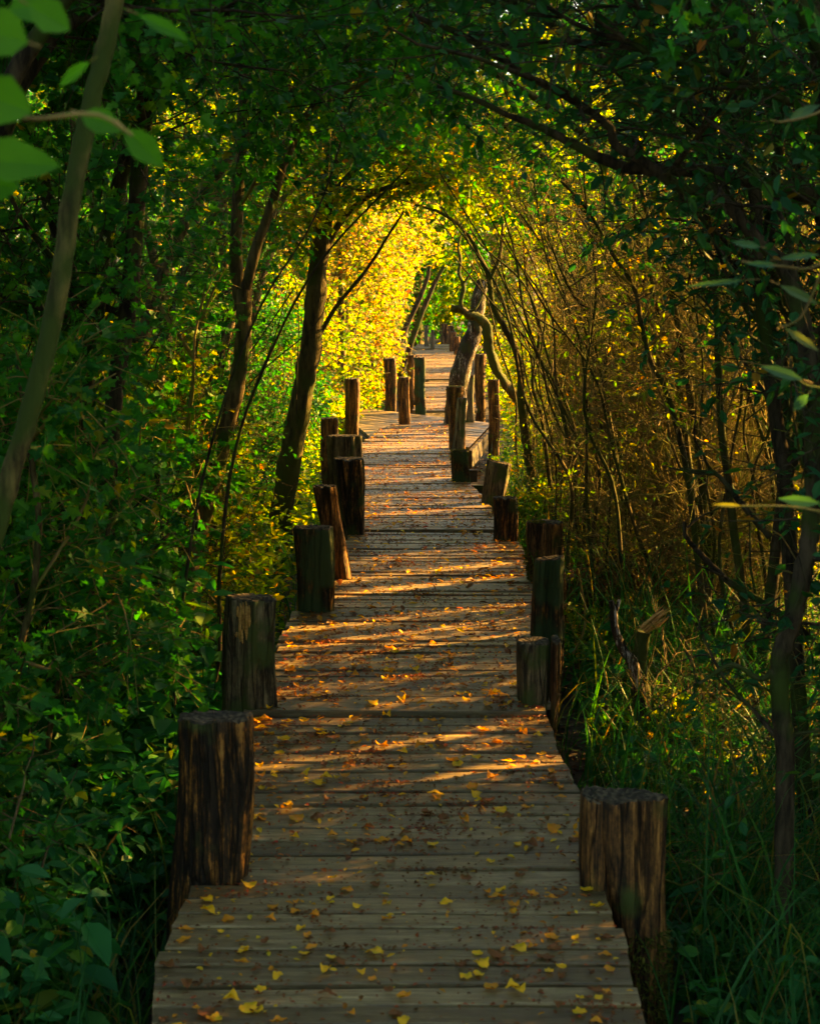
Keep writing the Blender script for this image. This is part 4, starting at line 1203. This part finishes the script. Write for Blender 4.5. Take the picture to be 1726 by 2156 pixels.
# leaning dark stems at the end of the opening
for k, (lab, pts, d) in enumerate((
    ('dark stem leaning right over the far walk, the thicker of two', [(828, 760), (850, 700), (878, 640), (898, 590), (904, 560)], 27),
    ('thinner dark stem leaning beside the thicker one', [(858, 745), (880, 680), (902, 625), (918, 590), (935, 560)], 29))):
    tree('leaning_tree', lab, 'tree', 'sunlit trees beyond the tunnel', [(to_ground(PL(pts, d)), .06, .03)], 450 + k, 'bark_dark', 'leaf_gold', (9, 1.2), (6, .6), 600, .07, sides=9, start=.5)
for k, (x, y, h, lab) in enumerate((( .3, 56, 10, 'shadowy far tree at the centre of the opening'), (-5, 60, 14, 'tall shadowy far tree on the horizon, left of the opening'), (7, 58, 14, 'tall shadowy far tree on the horizon, right of the opening'),
                                    (-12, 50, 13, 'far tree behind the large bank tree'), (14, 48, 13, 'far tree behind the large lime tree'), (1.0, 68, 17, 'tallest far tree, closing the sky above the opening'), (-9, 66, 17, 'tall far tree filling the sky beyond the green ones'), (11, 66, 17, 'tall far tree filling the sky beyond the lime ones'), (2.2, 46.5, 7, 'far tree just right of the last posts'), (.2, 48, 7.5, 'dark far tree straight behind the last posts'), (-2.4, 46.5, 7, 'far tree just left of the last posts'))):
    far_tree(lab, x, y, 6.0 if h > 16 else 3.6 if h > 8 else 1.6, h, 470 + k, 'leaf_green' if k not in (3, 4, 8) else 'leaf_lime', 3000 if h > 16 else 1800, .26 if h > 16 else .2 if h > 8 else .13, name='far_tree', trunk_r=.2, group='far trees on the horizon')

# ---- unseen tall trees added outside the tunnel to throw gloom on the near walk
for k, (x, y, r, h, n, lab) in enumerate((
    (4.4, 4.6, 1.9, 8.0, 2600, 'unseen tall tree added for shade behind the dark tree at the right edge'),
    (4.8, 7.9, 1.7, 7.6, 2200, 'unseen tall tree added for shade behind the upright sapling'),
    (7.5, 10.2, 1.9, 7.5, 1500, 'unseen tall tree added for shade far behind the sapling cluster'),
    (3.2, .2, 1.7, 5.6, 1300, 'unseen tall tree added for shade beside the camera'),
    (-3.4, .6, 1.9, 6.0, 1300, 'unseen tall tree added for shade beside the camera on the nettle side'),
    (-5.2, 8.0, 2.2, 7.0, 1700, 'unseen tall tree added for shade deep behind the dark rough trunk'),
    (-5.4, 13.6, 2.2, 7.0, 1600, 'unseen tall tree added for shade deep behind the forked tree'),
    (-5.0, 3.6, 2.0, 7.0, 1500, 'unseen tall tree added for shade deep behind the pale leaning trunk'),
    (.3, -3.0, 2.4, 6.5, 1400, 'unseen tall tree added for shade behind the camera'))):
    far_tree(lab, x, y, r, h, 500 + k, 'leaf_green', n, .11, z_off=.4, name='added_shade_tree', group='unseen trees added to shade the tunnel')

for k, (x, y, r, n, lab) in enumerate((  # added out of view; crowns set high to darken the roof, not the deck
    (5.6, 7.0, 2.3, 2600, 'unseen high-crowned tree added to shade the canopy, above the upright sapling'),
    (6.2, 11.0, 2.3, 2600, 'unseen high-crowned tree added to shade the canopy, above the sapling cluster'),
    (6.8, 15.4, 2.0, 1300, 'unseen high-crowned tree added to shade the canopy, above the deep thicket'))):
    far_tree(lab, x, y, r, 9.0, 520 + k, 'leaf_green', n, .11, name='canopy_shade_tree', group='unseen high-crowned trees added to shade the canopy', crown=(4.9, 3.4))

# ---- near blurred sprays in the upper left and at the right edge
def big_leaf_branch(name, label, line, d, items, leaf, shape='oval', r=.0022, extra=()):
    e = empty(name, tuple(P(line[0][0], line[0][1], d))); tag(e, label, 'branch')
    g = Geo(); gl = Geo()
    tubes(g, smooth_line(PL(line, d), 14), np.linspace(r * 1.4, r, 14), 6)
    for ex in extra:
        tubes(g, smooth_line(PL(ex, d), 12), np.linspace(r * 1.2, r * .7, 12), 5)
    for (u0, v0, u1, v1, w, dd) in items:
        a, b = P(u0, v0, dd), P(u1, v1, dd + R.uniform(-.02, .02))
        L = np.linalg.norm(b - a)
        nn = np.array([R.uniform(-.3, .3), -1.0, R.uniform(.1, .5)])
        leaves(gl, a[None], (b - a)[None], nn[None], L, w * dd / F, shape, 0, .10, .08)
        tubes(g, smooth_line([a - (b - a) * .22, a], 4), np.full(4, r * .5), 4)
    g.build('stem', M['twig'], e); gl.build('foliage', M[leaf], e)
big_leaf_branch('hanging_branch', 'out-of-focus branch of big hazel leaves hanging at the upper left corner', [(-200, 120), (-60, 220), (60, 250), (200, 240), (280, 285)], 1.9,
    [(-60, 190, 70, 235, 110, 1.8), (-90, 330, 130, 345, 100, 1.8), (170, 240, 262, 275, 62, 1.95), (262, 270, 345, 352, 62, 1.95), (-70, 380, 40, 395, 90, 1.85), (60, 90, -60, 50, 110, 1.75),
     (60, 10, 150, 60, 80, 1.9), (20, 20, 100, 10, 70, 2.0), (190, 130, 120, 180, 30, 2.1), (290, 30, 400, 80, 34, 2.1), (210, 235, 235, 262, 40, 2.0)], 'leaf_big')
e2 = [(1600, 520, 1540, 508, 18, 3.0), (1640, 560, 1570, 552, 16, 3.0), (1640, 545, 1726, 532, 17, 3.0), (1570, 590, 1440, 600, 14, 3.1), (1640, 600, 1726, 640, 22, 3.0), (1690, 800, 1600, 770, 26, 2.9),
      (1700, 830, 1668, 866, 24, 2.9), (1726, 1060, 1640, 1050, 26, 2.9), (1560, 1065, 1500, 1062, 10, 3.1), (1660, 250, 1726, 220, 24, 3.1), (1650, 690, 1726, 740, 20, 3.0)]
big_leaf_branch('hanging_branch', 'blurred branch of narrow grey-green willow leaves poking in from the right edge', [(1800, 480), (1720, 560), (1640, 560), (1560, 550)], 3.0, e2, 'leaf_willow', 'long', extra=([(1800, 1110), (1726, 1078), (1650, 1066), (1560, 1066)], [(1800, 860), (1740, 822), (1700, 812), (1680, 800)], [(1800, 180), (1726, 235), (1650, 256), (1620, 252)], [(1740, 540), (1690, 660), (1645, 690)]))

# ------------------------------------------------------------------ ground plants
def scatter_xy(n, side, y0, y1, w, rg, power=1.4, inner=.72):
    y = y0 + (y1 - y0) * rg.uniform(0, 1, n) ** power
    x = path_x(y) + side * (inner + w * rg.uniform(0, 1, n) ** 1.2)
    return x, y

def blades(g, x, y, z, L, W, rg, lean=.35, K=6):
    N = len(x)
    a = rg.uniform(0, 2 * np.pi, N)
    b = rg.uniform(.1, 1.0, N) * lean * 2.2
    t = np.linspace(0, 1, K)[None, :]
    hor = (b[:, None] * t ** 2.2) * L[:, None]
    zz = (t - .35 * b[:, None] * t ** 3) * L[:, None]
    px_ = x[:, None] + np.cos(a)[:, None] * hor; py_ = y[:, None] + np.sin(a)[:, None] * hor
    c = np.stack([px_, py_, z[:, None] + zz], -1)
    wa = a + np.pi / 2 + rg.normal(0, .5, N)
    s = np.stack([np.cos(wa), np.sin(wa), np.zeros(N)], -1)[:, None, :] * (W[:, None] * (1 - t ** 1.8) * .5 + .0002)[..., None]
    v = np.stack([c - s, c + s], 2).reshape(N, K * 2, 3)
    bad = in_walk(c.reshape(-1, 3), -.25).reshape(N, K)[:, 2:].any(1) 
    v = v[~bad]
    N = len(v)
    idx = (np.arange(N) * K * 2)[:, None, None] + np.arange(K - 1)[None, :, None] * 2 + np.array([0, 1, 3, 2])[None, None]
    g.add(v.reshape(-1, 3), idx.reshape(-1, 4), 0, True)

def grass():
    rg = np.random.default_rng(600)
    g = Geo()
    def tufts(n_t, per, side, y0, y1, w, Lm, power=1.2, inner=.75):
        tx, ty = scatter_xy(n_t, side, y0, y1, w, rg, power, inner)
        x = np.repeat(tx, per) + rg.normal(0, .07, n_t * per); y = np.repeat(ty, per) + rg.normal(0, .07, n_t * per)
        L = Lm * rg.uniform(.45, 1.25, len(x))
        blades(g, x, y, ground_z(x, y) - .01, L, rg.uniform(.005, .013, len(x)), rg, lean=.8)
    tufts(150, 24, 1, 3.6, 9.5, 2.2, .72)
    tufts(26, 40, 1, 4.5, 9.5, 1.4, 1.0)
    tufts(160, 22, 1, 9.5, 17, 2.0, .65)
    tufts(170, 16, -1, 3.6, 9.0, 1.6, .65)
    tufts(120, 16, -1, 9.0, 18, 1.5, .5)
    tufts(120, 18, 1, 18, 30, 2.5, .6, inner=1.0)
    tufts(120, 18, -1, 18, 30, 2.0, .6, inner=1.0)
    tag(g.build('grass', M['grass']), 'long arching sedge blades crowding both edges of the boardwalk', kind='stuff')
grass()

def nettle_mesh(seed, h=.7):
    rg = np.random.default_rng(seed)
    gs, gl = Geo(), Geo()
    ln = smooth_line([[0, 0, -.03], [rg.normal(0, .03), rg.normal(0, .03), h * .5], [rg.normal(0, .09), rg.normal(0, .09), h]], 10)
    tubes(gs, ln, np.linspace(.0035, .0015, 10), 5)
    P_, D_, L_ = [], [], []
    nn = int(h / .065)
    for k in range(nn):
        t = .2 + .8 * k / (nn - 1); f = t * 9; i = min(int(f), 8)
        p = ln[i] + (ln[i + 1] - ln[i]) * (f - i)
        a = k * 1.57 + rg.normal(0, .25)
        for s in (0, math.pi):
            d = np.array([math.cos(a + s), math.sin(a + s), rg.uniform(-.25, .25)])
            P_.append(p + d * .012); D_.append(d); L_.append((.06 + .065 * math.sin(math.pi * min(1, t * .9))) * rg.uniform(.8, 1.2))
    P_, D_, L_ = map(np.array, (P_, D_, L_))
    leaves(gl, P_, D_, np.tile([0, 0, 1.0], (len(P_), 1)) + rg.normal(0, .25, (len(P_), 3)), L_, L_ * .55, 'oval', 0, .18, .28)
    return gs, gl
def undergrowth():
    rg = np.random.default_rng(620)
    protos = []
    for k in range(7):
        gs, gl = nettle_mesh(630 + k, .45 + .09 * k)
        protos.append((gs.mesh('nettle_stem', [M['grass']]), gl.mesh('nettle_foliage', [M['nettle']]), gs, gl))
    def place(x, y, k, sc, rz, label, grp, pale=False):
        e = empty('nettle', (x, y, float(ground_z(x, y)))); e.rotation_euler = (rg.normal(0, .08), rg.normal(0, .08), rz); e.scale = (sc,) * 3
        tag(e, label, 'plant', grp)
        for m, nm in ((protos[k][0], 'stem'), (protos[k][1], 'foliage')):
            o = bpy.data.objects.new(nm, m); COL.objects.link(o); o.parent = e
    # countable ones near the camera
    n = 0
    while n < 46:
        y = 4.2 + 4.0 * rg.uniform() ** 1.3
        x = -.85 - rg.uniform(0, 1.3)
        if in_walk(np.array([[x, y, .3]]), -.05)[0]: continue
        place(x, y, int(rg.integers(7)), rg.uniform(.8, 1.3), rg.uniform(0, 6.28), 'leafy nettle stem crowding the shaded edge of the walk, beside the two nearest posts', 'nettles beside the nearest posts')
        n += 1
    for (x, y, k, sc) in ((.98, 5.2, 1, .9), (1.25, 5.6, 0, .8), (.95, 6.4, 1, .9), (1.15, 6.9, 2, .8), (.98, 7.9, 0, .9), (1.4, 7.8, 3, .8), (1.5, 4.4, 0, .9), (1.1, 4.5, 1, .8), (1.3, 4.9, 2, .7), (1.65, 5.3, 1, .9), (1.2, 6.1, 0, .9), (1.6, 6.4, 2, .9), (1.35, 7.2, 1, .8), (1.05, 8.6, 0, 1.0), (1.5, 8.7, 2, .8)):
        place(x, y, k, sc, rg.uniform(0, 6.28), 'leafy herb poking out of the long grass', 'herbs in the long grass')
    # the mass behind
    gl = Geo(); gsx = Geo()
    def mass(N, side, y0, y1, w, L, hm, shape='oval', inner=.75, mi=0):
        x, y = scatter_xy(N, side, y0, y1, w, rg, 1.1, inner)
        z = ground_z(x, y) + hm * rg.uniform(.05, 1, N) ** 1.1
        p = np.stack([x, y, z], -1)
        p = p[~in_walk(p, .02)]
        d = rand_dirs(len(p), .35, rg)
        nn = norm(np.array([0, 0, 1.0]) + rg.normal(0, .4, p.shape))
        ll = L * rg.uniform(.5, 1.3, len(p))
        leaves(gl, p, d, nn, ll, ll * .6, shape, mi, .15, .25)
    mass(15000, -1, 4.0, 9.0, 2.2, .065, .55)
    mass(17000, -1, 9.0, 19, 2.2, .055, .6, mi=1)
    mass(7500, 1, 4.0, 9.0, 2.2, .055, .30)
    mass(12000, 1, 9.0, 19, 2.2, .045, .35, 'lobed', mi=1)
    mass(7000, -1, 19, 34, 2.6, .08, .7, inner=.9, mi=1)
    mass(7000, 1, 19, 34, 2.6, .08, .7, inner=.9, mi=1)
    tag(gl.build('undergrowth', [M['nettle'], M['leaf_lime']]), 'low leafy ground cover either side of the boardwalk', kind='stuff')
undergrowth()

def soil_litter():
    rg = np.random.default_rng(640)
    g = Geo()
    N = 16000
    y = 3 + 20 * rg.uniform(0, 1, N) ** 1.2; x = rg.uniform(-3.2, 3.2, N)
    z = ground_z(x, y) + rg.uniform(.0, .02, N)
    leaves(g, np.stack([x, y, z], -1), rand_dirs(N, .2, rg), norm(np.array([0, 0, 1.0]) + rg.normal(0, .3, (N, 3))), rg.uniform(.02, .055, N), rg.uniform(.015, .03, N), 'oval', 0, .2, .2)
    tag(g.build('leaf_litter', M['dead_leaf']), 'withered brown leaves matted over the soil under the plants', kind='stuff')
    # loose sticks
    g = Geo()
    n = 420
    y = 3.6 + 14 * rg.uniform(0, 1, n); x = path_x(y) + np.where(rg.uniform(0, 1, n) < .6, 1, -1) * rg.uniform(.75, 2.6, n)
    p = np.stack([x, y, ground_z(x, y) + rg.uniform(.0, .35, n)], -1)
    d = rand_dirs(n, .5, rg); ln = [p]
    for _ in range(5):
        d = norm(d + rg.normal(0, .2, d.shape)); ln.append(ln[-1] + d * rg.uniform(.06, .13, (n, 1)))
    ln = np.stack(ln, 1)
    ok = ~np.array([in_walk(ln[:, j], -.02) for j in range(6)]).any(0)
    tubes(g, ln[ok], np.linspace(1, .5, 6)[None] * rg.uniform(.002, .008, (ok.sum(), 1)), 5)
    tag(g.build('fallen_twigs', M['twig']), 'dead twigs and stems tangled in the ground cover', kind='stuff')
soil_litter()

# ------------------------------------------------------------------ fallen leaves on the planks
def fallen():
    rg = np.random.default_rng(700)
    rows = np.array([r for r in DECK_ROWS if r[0] > 3.6])
    N = 5400
    # clumped
    w = np.interp(rows[:, 0], [3.6, 5, 6.5, 9, 13, 18, 23, 40], [.85, 1.15, 1.6, 1.3, .7, .4, .12, .05])
    w = w / w.sum()
    i = rg.choice(len(rows), N, p=w)
    t = rg.uniform(.02, .98, N)
    cl = rg.uniform(0, 1, 90); ci = rg.integers(0, 90, N)
    clumped = rg.uniform(0, 1, N) < .35
    t = np.where(clumped, np.clip(cl[ci] + rg.normal(0, .03, N), .02, .98), t)
    r = rows[i]
    x = r[:, 1] + (r[:, 2] - r[:, 1]) * t
    y = r[:, 0] + rg.uniform(-.05, .05, N); z = r[:, 3] + .003
    size = np.clip(rg.lognormal(math.log(.022), .50, N), .009, .050)
    app = size / y
    order = np.argsort(-app)
    protos = {}
    kinds = [('fall_yellow', 'yellow'), ('fall_orange', 'orange'), ('fall_brown', 'brown')]
    for m, nm in kinds:
        for k in range(5):
            g = Geo()
            nt_, ns_ = 9, 5
            t_ = np.linspace(0, 1, nt_)[:, None]; s_ = np.linspace(-1, 1, ns_)[None, :]
            wd = [.34, .42, .30, .46, .38][k] * np.sin(np.pi * np.clip(t_, .02, .985)) ** [.8, .55, .9, .5, .7][k]
            lob = 1 + [.1, .25, .05, .22, .15][k] * np.sign(np.abs(s_) - .6) * (np.sin(t_ * [9, 22, 8, 17, 14][k] + np.sign(s_)) * .5)
            X_ = t_ - .5 + 0 * s_ + rg.normal(0, .012, (nt_, ns_)); Y_ = wd * s_ * lob
            c1, c2 = [(.5, .25), (.2, -.35), (.9, .1), (.4, .45), (1.1, -.2)][k]
            Z_ = c1 * Y_ ** 2 * 1.6 + c2 * (t_ - .5) ** 2 * 1.5 + .06 * np.sin(t_ * 11 + s_ * 3) * np.abs(s_) + rg.normal(0, .012, (nt_, ns_))
            Z_ = Z_ - Z_.min()
            i_ = np.arange(nt_ * ns_).reshape(nt_, ns_)
            g.add(np.stack([X_, Y_, Z_], -1), np.stack([i_[:-1, :-1], i_[1:, :-1], i_[1:, 1:], i_[:-1, 1:]], -1).reshape(-1, 4), 0, True)
            g.add([[-.5, -.012, .02], [-.5, .012, .02], [-.8, .02, .05], [-.8, -.004, .05]], [[0, 1, 2, 3]], 0, False)
            protos[(nm, k)] = g.mesh('fallen_leaf', [M[m]])
    c = 0
    for j in order[:290]:
        nm = rg.choice(['yellow', 'orange', 'brown'], p=[.34, .36, .30])
        o = bpy.data.objects.new('fallen_leaf', protos[(nm, int(rg.integers(5)))])
        COL.objects.link(o)
        s = size[j]
        o.location = (x[j], y[j], z[j] + .002)
        o.rotation_euler = (rg.normal(0, .10), rg.normal(0, .10), rg.uniform(0, 6.28))
        o.scale = (s * rg.uniform(.8, 1.2), s * rg.uniform(.75, 1.3), s * rg.uniform(.7, 1.4))
        tag(o, f'small curled {nm} autumn leaf lying on the boardwalk planks', 'leaf', f'{nm} leaves fallen on the boardwalk')
    rest = order[290:]
    g = Geo()
    p = np.stack([x, y, z], -1)[rest]
    leaves(g, p, rand_dirs(len(p), .12, rg), norm(np.array([0, 0, 1.0]) + rg.normal(0, .2, p.shape)), size[rest], size[rest] * .6, 'oval', 0, .3, -.2)
    # crumbs of leaf and bark
    N = 22000
    i = rg.choice(len(rows), N, p=w); r = rows[i]
    cl = rg.uniform(0, 1, 60); t = rg.uniform(.01, .99, N)
    sel = rg.uniform(0, 1, N) < .5
    t = np.where(sel, np.clip(cl[(i * 7) % 60] + rg.normal(0, .06, N), .01, .99), t)
    p = np.stack([r[:, 1] + (r[:, 2] - r[:, 1]) * t, r[:, 0] + np.where(rg.uniform(0, 1, N) < .45, .06 + rg.normal(0, .006, N), rg.uniform(-.055, .055, N)), r[:, 3] + .002], -1)
    s = rg.uniform(.005, .019, N)
    leaves(g, p, rand_dirs(N, .3, rg), norm(np.array([0, 0, 1.0]) + rg.normal(0, .3, p.shape)), s, s * .6, 'tiny', 1, .3, 0)
    tag(g.build('leaf_crumbs', [M['litter'], M['fall_brown']]), 'scattered crumbs and smaller leaves strewn over the planks', kind='stuff')
fallen()
for o in bpy.data.objects:
    for k in ('_moved',):
        if k in o: del o[k]
print('objects', len(bpy.data.objects), 'polys', sum(len(m.polygons) for m in bpy.data.meshes))
